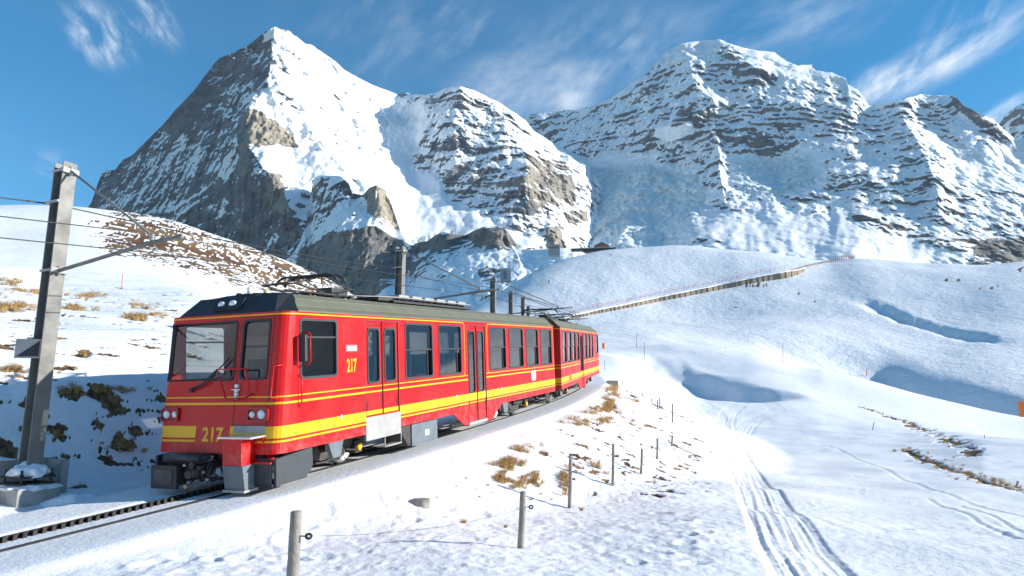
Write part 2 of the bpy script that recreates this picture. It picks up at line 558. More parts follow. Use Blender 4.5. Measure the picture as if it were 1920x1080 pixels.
def bare_bias(x, y, s, lat, r, th):
    """how likely the ground shows through the snow: -1 (never) .. 1 (always)"""
    b = np.full(x.shape, -1.0)

    def reg(u, v, du, dv, amp):
        # region given by where it lies on the ground
        q = hit_ground(u, v)
        q2 = hit_ground(u + du, v); q3 = hit_ground(u, v - dv)
        wx = max(abs(q2.x - q.x), .3); wr = max(math.hypot(q3.x, q3.y) - math.hypot(q.x, q.y), .25)
        dr = (r - math.hypot(q.x, q.y)) / wr
        dt = (th - math.atan2(q.x, q.y)) * r / wx
        return amp * np.exp(-(dr * dr + dt * dt))
    acc = np.zeros(x.shape)
    # dark turf patches on the cut bank
    for (u, v, du, dv, a) in ((200, 745, 90, 14, 1.5), (130, 738, 25, 12, 1.2), (300, 740, 20, 18, 1.2), (45, 772, 18, 8, .9), (110, 820, 30, 14, 1.1), (90, 795, 30, 9, .8),
                              (235, 840, 55, 22, 1.4), (250, 800, 30, 14, 1.1), (200, 860, 35, 10, 1.1), (10, 850, 35, 20, 1.5),
                              (145, 920, 22, 18, 1.5), (185, 800, 25, 10, .9), (290, 862, 22, 8, 1.0), (30, 695, 25, 8, 1.1), (130, 693, 9, 6, 1.1), (108, 695, 8, 5, 1.0),
                              (160, 665, 7, 12, 1.0), (25, 575, 50, 8, 1.25), (140, 579, 35, 7, 1.1), (260, 595, 50, 7, 1.25), (170, 555, 50, 8, 1.0),
                              (60, 545, 60, 7, 0.9), (15, 530, 25, 10, 0.8), (250, 575, 60, 7, .8), (110, 637, 8, 6, 1.0), (290, 640, 15, 6, .8), (70, 600, 80, 7, .7)):
        acc = np.maximum(acc, reg(u, v, du, dv, a))
    # thin speckle over the nearer left bank
    left = (th < math.radians(-14)) & (lat < -2.5)
    acc = np.where(left & (r < 75), np.maximum(acc, 0.62), acc)
    # brown alp meadow on the far left hill
    thd = np.degrees(th)
    core = np.interp(thd, [-36, -33, -30.5, -25, -18, -11, -9, -7], [0, .2, 1, 1, 1, 1, 0.8, 0])
    hill = core * sstep(96, 122, r) * (1 - sstep(300, 350, r))
    acc = np.where(r > 90, np.maximum(acc, hill * (0.88 + 0.16 * sstep(-.3, .5, pn(x / 30, y / 30, 8.8)))), acc)
    # tufts on the fill slope right of the rails
    fill = (lat > 2.2) & (lat < 9)
    acc = np.where(fill, np.maximum(acc, 0.72 * sstep(2.1, 3.0, lat) * (1 - sstep(6.0, 9, lat)) * sstep(3, 9, s) * (1 - sstep(34, 46, s))), acc)
    for G, w, a in ((GRASSLINE, .9, 1.0), (GRASSLINE2, .45, 1.15)):
        d, arc, _ = poly_dist(x, y, G)
        acc = np.maximum(acc, a * np.exp(-(d / (w * np.minimum(r / 35, 2.0))) ** 2))
    # stony ground under the gallery and on the far slope
    for (u, v, du, dv, a) in ((1420, 535, 45, 6, 1.0), (1505, 555, 30, 9, .72), (1520, 567, 22, 5, .8), (1790, 525, 110, 7, .78), (1850, 540, 80, 10, .7), (1380, 545, 20, 3, .9), (1915, 505, 25, 6, 1)):
        acc = np.maximum(acc, reg(u, v, du, dv, a))
    return acc


def build_terrain():
    half = math.radians(41)
    th_in = np.linspace(-half, half, 800)
    step = th_in[1] - th_in[0]
    side = []
    a = half; k = step
    while a < math.pi - 0.03:
        k = min(k * 1.25, math.radians(3)); a += k; side.append(a)
    side = np.array(side)
    side = side * 1.0
    th = np.concatenate([-side[::-1], th_in, side])
    r = []
    q = .5
    while q < 1650:
        r.append(q)
        if q < 6.5: q *= 1.05
        elif q < 14: q *= 1.0045
        elif q < 24: q *= 1.0036
        elif q < 60: q *= 1.0065
        elif q < 190: q *= 1.010
        else: q *= 1.013
    r = np.array(r)
    R, T = np.meshgrid(r, th, indexing='ij')
    X = R * np.sin(T); Y = R * np.cos(T)
    Z = ground_h(X, Y)
    s, lat = track_coords(X, Y)
    al = np.abs(lat)
    offbed = sstep(1.8, 2.6, al)
    bed = 1 - sstep(1.55, 1.95, al)
    near = 1 - sstep(60, 140, R)
    # wind-worked, trodden near snow
    rough = near * (0.25 + 0.75 * sstep(-0.2, .5, pn(X / 4.5, Y / 4.5, 7.7)))
    fillslope = sstep(1.9, 2.6, lat) * (1 - sstep(7, 10, lat)) * sstep(-30, -10, s)
    Z = Z + offbed * rough * (0.05 * fbm(X / 1.3, Y / 1.3, 9.0 + 0 * X, 3) + 0.05 * fillslope * fbm(X / .55, Y / .55, 2.0 + 0 * X, 3))
    Z = Z + offbed * near * 0.16 * pn(X / 3.7, Y / 3.7, 1.0)
    # clods and footprints
    cl = pn(X / .22, Y / .22, 5.0)
    zone = sstep(0.0, .45, pn(X / 2.4, Y / 2.4, 21.0)) * (1 - sstep(25, 45, R))
    zone = np.maximum(zone, fillslope * 0.9)
    Z = Z + offbed * zone * (0.035 * np.clip(cl - .15, 0, 1) - 0.03 * np.clip(-cl - .3, 0, 1))
    fr = np.random.default_rng(3)
    sub = R < 24
    xs, ys = X[sub], Y[sub]
    dz = np.zeros(xs.shape)
    steps = []
    for (p0, p1, n) in (((520, 990), (740, 935), 7), ((130, 1060), (620, 1035), 9), ((760, 980), (960, 955), 5), ((1200, 1050), (1320, 1000), 5), ((1290, 1060), (1260, 960), 5)):
        A = hit_ground(*p0); B = hit_ground(*p1)
        for i in range(n):
            f = i / (n - 1)
            steps.append((A.x + (B.x - A.x) * f + fr.normal(0, .12), A.y + (B.y - A.y) * f + fr.normal(0, .12)))
    for (px, py) in steps:
        a = fr.uniform(0, 3.1); w = fr.uniform(.08, .13)
        u_ = (xs - px) * math.cos(a) + (ys - py) * math.sin(a); v_ = -(xs - px) * math.sin(a) + (ys - py) * math.cos(a)
        q = (u_ / (w * 1.7)) ** 2 + (v_ / w) ** 2
        dz += -0.035 * np.exp(-q ** 1.5) + 0.012 * np.exp(-((np.sqrt(q) - 1.6) / .4) ** 2)
    Z[sub] += dz * offbed[sub]
    # long low drifts parallel to the wind
    Z = Z + offbed * near * 0.035 * pn(X / 1.1 + Y / 4, Y / .5 - X / 9, 31.0) * sstep(-.1, .4, pn(X / 7, Y / 7, 13.0))
    # piste
    sub = (R < 190) & (T > 0) & (T < 0.8)
    xs, ys = X[sub], Y[sub]
    d, arc, sd = poly_dist(xs, ys, PISTE)
    o = d * sd
    w = np.interp(arc, [0, 14, 60, 90], [.60, .64, .95, 1.4])
    m = 1 - sstep(w * .82, w * 1.05, d)
    wob = pn(arc / 14, 0.3, 0.2) * .07 + pn(arc / 2.3, 0.9, 0.2) * .012
    rid = np.zeros(xs.shape)
    for c, ww, dp in ((-.78, .07, .10), (-.6, .045, .05), (-.46, .05, .07), (-.3, .04, .05), (-.12, .06, .08), (.05, .04, .05), (.2, .05, .08), (.38, .045, .05), (.52, .05, .07), (.74, .06, .07), (.88, .05, .05)):
        oo = o - (c + wob + .03 * pn(arc / 7 + c * 9, c, 4.)) * w
        rid += -dp * np.exp(-(oo / (ww * np.maximum(w, 1))) ** 2)
        rid += dp * .45 * np.exp(-((oo - .11 * w) / (ww * 1.1)) ** 2)
    dzz = m * (-0.04) + m * (0.020 * pn(o / .11, arc / 9, 2.) + .016 * pn(o / .05, arc / 2.5, 6.)) + .10 * rid * (1 - sstep(w * 1.0, w * 1.25, d))
    for G, dp, ww in ((TRACK2, .09, .12), (TRACK3, .09, .1)):
        d, arc, sd = poly_dist(xs, ys, G)
        for off in (-.7, -.35, 0, .4, .8):
            dzz += -.5 * dp * np.exp(-((d * sd - off) / .13) ** 2)
    for G, dp, ww in ((GROOVE, .022, .09), (GROOVE2, .022, .07), (GROOVE3, .02, .06)):
        d, arc, sd = poly_dist(xs, ys, G)
        dzz += -dp * np.exp(-((d * sd) / ww) ** 2) + dp * .5 * np.exp(-((d * sd + 2 * ww) / ww) ** 2)
    dzz += sstep(.15, .5, pn(xs / 3.1, ys / 6.0, 77.)) * -.03 * np.clip(pn(xs / .35, ys / 1.8, 3.), 0, 1)
    Z[sub] += dzz * offbed[sub]
    Z = Z + offbed * near * (.012 * fbm(X / .16, Y / .16, 3.3 + 0 * X, 2)) * (1 - sstep(14, 26, R))
    # far ski marks, criss-cross
    far = sstep(120, 200, R)
    Z = Z + far * 0.20 * (np.abs(pn(X / 9 + Y / 30, Y / 26, 2.)) ** .5 - .5) * sstep(-.1, .3, pn(X / 90, Y / 90, 41.))
    # where the ground shows through
    bb = bare_bias(X, Y, s, lat, R, T)
    sc = np.exp(np.round(np.log(np.clip(R / 22, .55, 9)) / .7) * .7)   # coarser clumps of turf farther up the slope
    n = fbm(X / (0.55 * sc), Y / (0.55 * sc), Z / (0.35 * sc), 4, gain=.6)
    n = np.where((lat < -2.5) & (R < 40), fbm(X / 1.25 , Y / 1.25, Z / .17, 4, gain=.7) * 1.15, n)
    n = np.where(R > 90, fbm(X / 2.3, Y / 2.3, Z / .8, 5, gain=.85) * 1.5, n)
    bare = sstep(-0.02, 0.13, n + bb - 0.86)
    bare = bare * sstep(1.95, 2.25, al)
    bare = bare * sstep(.25, .45, bb)
    Z = Z - bare * 0.07 * np.clip(R / 30, .7, 6) * (1 - .6 * sstep(70, 120, R))
    grey = sstep(1.5, 1.62, lat) * 0
    grey = .5 * sstep(0.60, 0.68, lat) * (1 - sstep(1.15, 1.55, lat)) * sstep(-30, -20, s) * (1 - sstep(60, 90, s))
    green = sstep(-2.4, -2.0, -al) * 0
    o = grid_mesh('snowy_ground', X, Y, Z, MAT_GROUND, {'bare': bare, 'grey': grey, 'turf': sstep(60, 100, R)})
    tag(o, kind='structure')
    return o


def ground_material():
    m = bpy.data.materials.new('snow_ground')
    m.use_nodes = True
    t = m.node_tree
    b = t.nodes['Principled BSDF']
    geo = t.nodes.new('ShaderNodeNewGeometry')
    P = geo.outputs['Position']
    at = N(t, 'ShaderNodeAttribute', attribute_name='bare')
    ag = N(t, 'ShaderNodeAttribute', attribute_name='grey')
    atf = N(t, 'ShaderNodeAttribute', attribute_name='turf')
    cd = N(t, 'ShaderNodeVectorMath', operation='LENGTH'); t.links.new(P, cd.inputs[0])
    # feature size grows with distance from the origin of the place, as wind crust and furrows do
    fine = noise(t, P, 9.0, 8, 0.62)
    mid = noise(t, P, 1.4, 6, 0.6)
    big = noise(t, P, 0.12, 6, 0.6)
    snow = mixc(t, maprange(t, mid, .3, .7), (0.83, 0.84, 0.85), (0.76, 0.77, 0.785))
    snow = mixc(t, M(t, 'MULTIPLY', maprange(t, big, .35, .7), .35), snow, (0.77, 0.785, 0.81))
    snow = mixc(t, M(t, 'MULTIPLY', ag.outputs['Fac'], maprange(t, fine, .2, .6, .75, 1.0)), snow,
                mixc(t, maprange(t, noise(t, P, 60, 3, .6), .35, .65), (0.56, 0.57, 0.58), (0.68, 0.69, 0.70)))
    soil = mixc(t, maprange(t, fine, .35, .65), (0.055, 0.032, 0.016), (0.14, 0.078, 0.032))
    grass = mixc(t, maprange(t, fine, .35, .65), (0.12, 0.065, 0.028), (0.30, 0.18, 0.075))
    turf = mixc(t, maprange(t, mid, .42, .58), soil, grass)
    turf = mixc(t, M(t, 'MULTIPLY', atf.outputs['Fac'], .75), turf, mixc(t, maprange(t, big, .4, .6), (0.10, 0.045, 0.018), (0.21, 0.125, 0.05)))
    f = M(t, 'ADD', at.outputs['Fac'], M(t, 'MULTIPLY', M(t, 'SUBTRACT', fine, .5), 1.5))
    f = maprange(t, f, .38, .56)
    f = M(t, 'MULTIPLY', f, maprange(t, at.outputs['Fac'], .03, .2))
    col = mixc(t, f, snow, turf)
    t.links.new(col, b.inputs['Base Color'])
    b.inputs['Roughness'].default_value = .62
    b.inputs['Specular IOR Level'].default_value = .25
    bp1 = t.nodes.new('ShaderNodeBump'); bp1.inputs['Strength'].default_value = .5; bp1.inputs['Distance'].default_value = .05
    hmix = M(t, 'ADD', M(t, 'MULTIPLY', fine, .85), M(t, 'MULTIPLY', noise(t, P, 34, 4, .6), .35))
    t.links.new(hmix, bp1.inputs['Height'])
    # larger relief only matters far off
    bp2 = t.nodes.new('ShaderNodeBump'); bp2.inputs['Distance'].default_value = 1.0
    t.links.new(maprange(t, cd.outputs['Value'], 60, 300, 0.0, .9), bp2.inputs['Strength'])
    t.links.new(M(t, 'MULTIPLY', noise(t, P, .22, 8, .66), 1.0), bp2.inputs['Height'])
    t.links.new(bp1.outputs[0], bp2.inputs['Normal'])
    t.links.new(bp2.outputs[0], b.inputs['Normal'])
    return m


MAT_GROUND = ground_material()
build_terrain()
# ------------------------------------------------------------------ mountains
def rbf(pts, U, V):
    p = np.array(pts, float)
    a = p[:, :2] / 100.0
    def k(d):
        return np.where(d > 1e-9, d * d * np.log(np.maximum(d, 1e-9)), 0) * 0.15 + d
    D = np.hypot(a[:, None, 0] - a[None, :, 0], a[:, None, 1] - a[None, :, 1])
    n = len(a)
    A = np.zeros((n + 3, n + 3)); A[:n, :n] = k(D); A[:n, n] = 1; A[:n, n + 1:] = a; A[n:, :n] = A[:n, n:].T
    c = np.linalg.solve(A, np.concatenate([p[:, 2], [0, 0, 0]]))
    out = c[n] + c[n + 1] * U / 100 + c[n + 2] * V / 100
    for i in range(n):
        out = out + c[i] * k(np.hypot(U / 100 - a[i, 0], V / 100 - a[i, 1]))
    return out


def in_poly(U, V, poly, soft):
    """soft inside mask"""
    p = np.array(poly, float)
    inside = np.zeros(U.shape, bool); d = np.full(U.shape, 1e9)
    for i in range(len(p)):
        x0, y0 = p[i]; x1, y1 = p[(i + 1) % len(p)]
        c = ((y0 > V) != (y1 > V)) & (U < (x1 - x0) * (V - y0) / (y1 - y0 + 1e-12) + x0)
        inside ^= c
        dx, dy = x1 - x0, y1 - y0
        t = np.clip(((U - x0) * dx + (V - y0) * dy) / (dx * dx + dy * dy + 1e-9), 0, 1)
        d = np.minimum(d, np.hypot(U - x0 - t * dx, V - y0 - t * dy))
    return sstep(-soft, soft, np.where(inside, d, -d))


def mountain(name, skyline, vbot, ctrl, creases, polys, du=1.7, nv=300, strata=(0.0, 1.0), rough=1.0, snowline=0.80,
             jag=2.2, label=None, terr=1.0, tilt=0.0):
    sk = np.array(skyline, float)
    us = np.arange(sk[0, 0], sk[-1, 0] + .1, du)
    top = np.interp(us, sk[:, 0], sk[:, 1])
    jg = fbm(us / 16.0, 0 * us + len(name), 0 * us + .5, 5, gain=.6)
    top = top + jag * jg
    t = np.linspace(0, 1, nv)
    V = top[None, :] + (vbot - top[None, :]) * (1 - t[:, None])
    U = np.broadcast_to(us[None, :], V.shape).copy()
    # wobble the guide coordinates so that no control line stays straight
    wu = 9 * fbm(U / 60, V / 60, 1.0 + 0 * U, 3); wv = 9 * fbm(U / 60, V / 60, 7.0 + 0 * U, 3)
    Uw, Vw = U + wu, V + wv
    R = rbf(ctrl, Uw, Vw)
    for (pl, amp, wl, wr) in creases:
        d, arc, sd = poly_dist(Uw, Vw, pl)
        w = np.where(sd < 0, wl, wr)
        L = sum(math.hypot(b[0] - a[0], b[1] - a[1]) for a, b in zip(pl[:-1], pl[1:]))
        R = R - amp * np.clip(1 - d / w, 0, 1) ** 1.3
    bias = np.zeros(U.shape); warm = np.zeros(U.shape); ice = np.zeros(U.shape); smooth = np.zeros(U.shape)
    Un, Vn = U + 7 * fbm(U / 22, V / 22, 3.0 + 0 * U, 4, gain=.6), V + 6 * fbm(U / 22, V / 18, 5.0 + 0 * U, 4, gain=.6)
    for q in polys:
        m = in_poly(Un, Vn, q['p'], q.get('s', 6))
        bias += q.get('r', 0) * m
        warm = np.maximum(warm, q.get('w', 0) * m); ice = np.maximum(ice, q.get('i', 0) * m)
        smooth = np.maximum(smooth, q.get('sm', 0) * m)
        if 'd' in q:
            R += q['d'] * m

    def pos(R, U=U, V=V):
        a = (U - 960) / FPX; b = (540 - V) / FPX
        y = CP - b * SP; z = SP + b * CP
        h = np.hypot(a, y)
        return a / h * R, y / h * R, z / h * R
    X, Y, Z = pos(R)
    sca = R.mean() / 3000.0
    am = (1 - .85 * smooth) * rough * sca
    # broad buttresses and gullies, running down the fall line
    R = R + tilt * (U - 1340)
    R1 = 75 * fbm(X / (300 * sca), Z / (620 * sca), Y / (400 * sca), 3) + 46 * (fbm(X / (120 * sca), Z / (330 * sca), Y / 200, 3, ridged=True) - .2)
    R1 = R1 + 17 * (fbm(X / (38 * sca), Z / (95 * sca), Y / 90, 3, ridged=True) - .2)
    edge = np.clip(t[:, None] * 0 + (V - top[None, :]) / 14, 0.25, 1)
    R = R + R1 * am * edge
    # bedding: cliffs and ledges
    warp = 60 * fbm(X / 420, Y / 420, Z / 420, 3) * sca
    sx, ss = strata
    q = Z + (sx if np.isscalar(sx) else np.interp(U, sx[0], sx[1])) * X + warp
    tk = terr if np.isscalar(terr) else np.interp(U, terr[0], terr[1])
    for h, k in ((96, .55), (37, .52), (15.0, .5)):
        h = h * sca * ss
        loc = fbm(X / (h * 7), Y / (h * 7), Z / (h * 3), 2)
        f = (q / h + 2.4 * loc + 3.3) % 1.0
        R = R + tk * am * edge * k * h * (sstep(.50, 1.0, f) - f) * sstep(-.45, .35, fbm(X / (h * 2.2), Y / (h * 2.2), Z / (h * 1.4) + 9, 2) + bias * .3)
    R = R + am * (11.0 * fbm(X / 46, Y / 46, Z / 52, 4, gain=.65, ridged=True) + 6.0 * fbm(X / 13, Y / 13, Z / 11, 3, gain=.7))
    if ice.max() > 0:
        R = R - ice * sca * (20 * np.abs(pn(X / 42, Y / 42, Z / 24)) + 12 * np.abs(pn(X / 19, Y / 19, Z / 10)) + 6 * pn(X / 8, Y / 8, Z / 6))
    # fissured walls where the rock stands bare
    wl_ = warm * sca
    R = R - wl_ * (26 * (fbm(X / 24, Y / 60, Z / 120, 4, gain=.6, ridged=True) - .3) + 10 * (fbm(X / 9, Y / 20, Z / 34, 3, ridged=True) - .3)) + wl_ * 9 * np.abs(pn(X / 70, Y / 70, Z / 14))
    X, Y, Z = pos(R)
    # where snow can lie: local lean of the surface
    dR = np.gradient(R, axis=0); dZ = np.gradient(Z, axis=0)
    gz = dR / np.maximum(dZ, .05)
    k = np.array([.25, .5, .25])
    gz = np.apply_along_axis(lambda c: np.convolve(c, k, 'same'), 0, np.clip(gz, -1.5, 4))
    n1 = fbm(X / (24 * sca), Y / 30, Z / (15 * sca), 4, gain=.75)
    n2 = fbm(X / 190, Y / 190, Z / 150, 3)
    val = (snowline - gz) * .5 + bias - .10 + .66 * n1 + .42 * n2
    rock = sstep(-.25, .35, val)
    rock = rock * (1 - ice)
    # back of the mountain, falling away behind the skyline
    back = []
    for i, (dr, dz) in enumerate(((25, 8), (80, 50), (220, 190), (500, 480), (1100, 1300))):
        Rb = R[-1] + dr; h = np.hypot(X[-1], Y[-1])
        back.append((X[-1] / h * Rb, Y[-1] / h * Rb, Z[-1] - dz - 6 * pn(us / 9., i * 2.2, .7)))
    X = np.vstack([X] + [b[0][None] for b in back]); Y = np.vstack([Y] + [b[1][None] for b in back]); Z = np.vstack([Z] + [b[2][None] for b in back])
    pad = lambda A: np.vstack([A] + [A[-1:]] * 5)
    o = grid_mesh(name, X, Y, Z, MAT_MOUNTAIN, {'rock': pad(rock), 'warm': pad(warm), 'ice': pad(ice), 'fine': pad(1 - smooth)})
    tag(o, label, kind='structure')
    return o


def mountain_material():
    m = bpy.data.materials.new('rock_snow')
    m.use_nodes = True
    t = m.node_tree
    b = t.nodes['Principled BSDF']
    P = t.nodes.new('ShaderNodeNewGeometry').outputs['Position']
    A = lambda n: N(t, 'ShaderNodeAttribute', attribute_name=n).outputs['Fac']
    rock, warm, ice, fine = A('rock'), A('warm'), A('ice'), A('fine')
    mp = N(t, 'ShaderNodeMapping'); mp.inputs['Scale'].default_value = (1, 1, 2.4)
    t.links.new(P, mp.inputs['Vector'])
    PS = mp.outputs[0]
    n1 = noise(t, PS, 1 / 22, 7, .66)
    n2 = noise(t, PS, 1 / 90, 6, .6)
    mp2 = N(t, 'ShaderNodeMapping'); mp2.inputs['Scale'].default_value = (1, 1, .22)
    t.links.new(P, mp2.inputs['Vector'])
    n3 = noise(t, mp2.outputs[0], 1 / 30, 6, .6)       # water streaks down the walls
    n1b = noise(t, PS, 1 / 9, 5, .7)
    f = M(t, 'ADD', M(t, 'ADD', rock, M(t, 'MULTIPLY', M(t, 'SUBTRACT', n1, .5), 1.4)), M(t, 'MULTIPLY', M(t, 'SUBTRACT', n1b, .5), .5))
    f = maprange(t, f, .36, .62)
    f = M(t, 'MULTIPLY', f, maprange(t, rock, .0, .12))
    dark = mixc(t, maprange(t, n2, .35, .65), (0.075, 0.080, 0.090), (0.20, 0.20, 0.20))
    wr = mixc(t, maprange(t, n3, .38, .62), (0.27, 0.235, 0.185), (0.47, 0.40, 0.30))
    rk = mixc(t, M(t, 'MULTIPLY', warm, maprange(t, n2, .25, .5, .5, 1)), dark, wr)
    rk = mixc(t, M(t, 'MULTIPLY', maprange(t, n3, .5, .7), .5), rk, (0.05, 0.05, 0.053))
    rk = mixc(t, maprange(t, n1b, .48, .38, 0, .55), rk, (0.06, 0.06, 0.065))
    sn = mixc(t, maprange(t, n2, .3, .7), (0.88, 0.89, 0.90), (0.82, 0.835, 0.86))
    icec = mixc(t, maprange(t, n1, .35, .62), (0.86, 0.89, 0.91), (0.52, 0.70, 0.76))
    sn = mixc(t, ice, sn, icec)
    t.links.new(mixc(t, f, sn, rk), b.inputs['Base Color'])
    b.inputs['Roughness'].default_value = .75
    b.inputs['Specular IOR Level'].default_value = .2
    bp = t.nodes.new('ShaderNodeBump'); bp.inputs['Distance'].default_value = 14.0
    t.links.new(M(t, 'ADD', .18, M(t, 'MULTIPLY', M(t, 'ADD', M(t, 'MULTIPLY', f, .6), M(t, 'MULTIPLY', ice, .5)), .9)), bp.inputs['Strength'])
    t.links.new(M(t, 'ADD', n1, M(t, 'MULTIPLY', n3, .4)), bp.inputs['Height'])
    t.links.new(bp.outputs[0], b.inputs['Normal'])
    return m


MAT_MOUNTAIN = mountain_material()

EIGER_SKY = [(100, 470), (150, 410), (172, 378), (190, 325), (197, 320), (215, 318), (230, 300), (250, 290), (270, 268), (300, 240), (330, 205), (365, 168), (375, 155), (400, 120), (412, 108), (430, 103), (455, 90), (475, 78), (500, 57), (515, 50), (535, 56), (545, 60), (560, 72), (572, 82), (585, 84), (600, 95), (625, 112), (645, 130), (665, 142), (700, 160), (745, 177), (760, 174), (790, 178), (815, 175), (830, 167), (860, 161), (890, 170), (915, 182), (935, 192), (960, 208), (985, 225), (1000, 245), (1030, 262), (1060, 280), (1085, 290), (1108, 300), (1116, 330), (1145, 372), (1155, 400), (1170, 440), (1190, 470)]
mountain('mountain', EIGER_SKY, 610, [
    (515, 52, 3000), (508, 110, 2900), (500, 165, 2800), (466, 205, 2700), (462, 270, 2560), (470, 330, 2480), (545, 400, 2250), (575, 480, 2150),
    (175, 375, 3560), (230, 300, 3560), (300, 240, 3420), (400, 120, 3250), (250, 430, 3150), (350, 330, 3000), (400, 250, 2950), (400, 440, 2700), (150, 440, 3550), (300, 600, 2500), (560, 610, 2000),
    (440, 160, 3020), (430, 200, 2960), (480, 90, 3080),
    (560, 75, 3120), (600, 97, 3200), (660, 142, 3330), (745, 178, 3520), (560, 150, 2920), (600, 200, 2880), (640, 180, 3080), (700, 250, 3000), (760, 230, 3280), (770, 300, 2980), (620, 280, 2640), (560, 300, 2560), (560, 250, 2680), (650, 330, 2480), (720, 380, 2400),
    (815, 178, 3300), (860, 162, 3220), (800, 250, 3060), (850, 250, 2900), (930, 250, 2950), (850, 320, 2720), (780, 340, 2780), (960, 210, 3200), (1000, 245, 3260), (930, 320, 2640), (985, 330, 2560), (1060, 330, 2850), (1000, 400, 2480), (900, 420, 2300), (850, 390, 2450), (1100, 310, 3200), (1080, 390, 2780), (1150, 400, 3200), (1180, 460, 3200), (1035, 450, 2300), (1100, 450, 2600),
    (800, 480, 2150), (1000, 480, 2100), (1100, 610, 2300), (700, 610, 1900)],
    [([(515, 52), (508, 110), (500, 165), (466, 205), (462, 330)], 60, 60, 70),
     ([(490, 310), (520, 350), (550, 410)], 70, 40, 60),
     ([(860, 162), (845, 230), (830, 300)], 70, 55, 60),
     ([(905, 178), (935, 235), (985, 290), (985, 380)], 80, 60, 60),
     ([(800, 190), (790, 250)], 30, 20, 30),
     ([(1030, 420), (1040, 465)], 60, 18, 30)],
    [dict(p=[(90, 480), (175, 365), (230, 290), (300, 230), (375, 150), (415, 118), (470, 100), (510, 75), (512, 110), (505, 165), (468, 205), (465, 270), (500, 320), (550, 400), (590, 480), (590, 620), (90, 620)], r=0.27, s=4),
     dict(p=[(410, 110), (500, 55), (520, 50), (508, 75), (470, 95), (430, 115)], r=-.55, s=4),
     dict(p=[(512, 55), (560, 70), (640, 125), (745, 178), (770, 330), (700, 330), (600, 320), (500, 320), (470, 275), (560, 275), (470, 205), (505, 160)], r=-.62, s=5),
     dict(p=[(463, 206), (490, 208), (520, 228), (548, 250), (560, 274), (520, 270), (480, 276), (462, 256)], r=1.1, w=1.0, s=3),
     dict(p=[(448, 220), (466, 208), (466, 330), (446, 330)], r=.7, w=.45, s=3),
     dict(p=[(500, 322), (522, 325), (545, 395), (525, 402), (500, 380)], r=.8, w=.8, s=3),
     dict(p=[(405, 310), (445, 260), (455, 290), (420, 340)], r=-.5, s=5),
     dict(p=[(335, 250), (350, 250), (345, 290)], r=-.4, s=5),
     dict(p=[(260, 290), (420, 280), (430, 330), (270, 340)], r=-.22, s=12),
     dict(p=[(300, 380), (440, 370), (420, 420), (330, 430)], r=-.12, s=12),
     dict(p=[(500, 95), (530, 105), (550, 140), (510, 118)], r=0.220, s=5),
     dict(p=[(508, 112), (545, 118), (555, 145), (515, 135)], r=0.193, s=5),
     dict(p=[(650, 300), (820, 328), (840, 380), (900, 405), (1020, 455), (980, 470), (940, 430), (760, 445), (690, 380)], r=-1.3, sm=.9, s=6),
     dict(p=[(565, 285), (740, 300), (720, 340), (560, 330)], r=-.35, sm=.4, s=8),
     dict(p=[(745, 195), (800, 190), (790, 260), (770, 320), (735, 300), (725, 240)], r=-.8, sm=.6, i=0.0, s=5),
     dict(p=[(705, 218), (770, 212), (790, 228), (720, 238)], r=-.5, i=.8, s=3),
     dict(p=[(718, 238), (735, 235), (735, 255), (718, 255)], r=0.440, s=3), dict(p=[(742, 236), (775, 233), (770, 246), (745, 250)], r=0.440, s=3),
     dict(p=[(745, 290), (785, 285), (800, 305), (755, 312)], r=0.330, s=3),
     dict(p=[(745, 172), (1000, 240), (1000, 258), (900, 185), (745, 186)], r=0.248, s=4),
     dict(p=[(800, 275), (860, 245), (880, 270), (815, 288)], r=0.303, s=5),
     dict(p=[(910, 190), (960, 208), (990, 235), (930, 232)], r=0.193, s=5),
     dict(p=[(820, 325), (900, 312), (985, 310), (985, 352), (900, 345), (830, 348)], r=0.413, s=5),
     dict(p=[(780, 345), (860, 355), (960, 360), (990, 365), (985, 385), (880, 385)], r=0.220, s=5),
     dict(p=[(880, 385), (1000, 385), (1030, 420), (1000, 440), (930, 410)], r=0.220, s=5),
     dict(p=[(985, 285), (1060, 300), (1082, 370), (1075, 385), (990, 385)], r=.62, w=.75, s=4),
     dict(p=[(1025, 425), (1050, 422), (1062, 470), (1022, 470)], r=1.0, w=.9, s=3),
     dict(p=[(1065, 395), (1100, 395), (1105, 415), (1070, 420)], r=.7, w=.7, s=3),
     dict(p=[(1045, 262), (1130, 300), (1110, 330), (1060, 300)], r=-.8, i=.8, s=4),
     ],
    du=1.75, nv=330, strata=(([100, 480, 620, 760, 900, 1200], [0.0, 0.1, .42, .45, 0.12, .05]), 1.0), terr=([100, 480, 700, 850, 1200], [.5, .5, .7, 1.1, 1.1]), label='pyramid-shaped peak with a dark north wall and a sunlit snow flank')

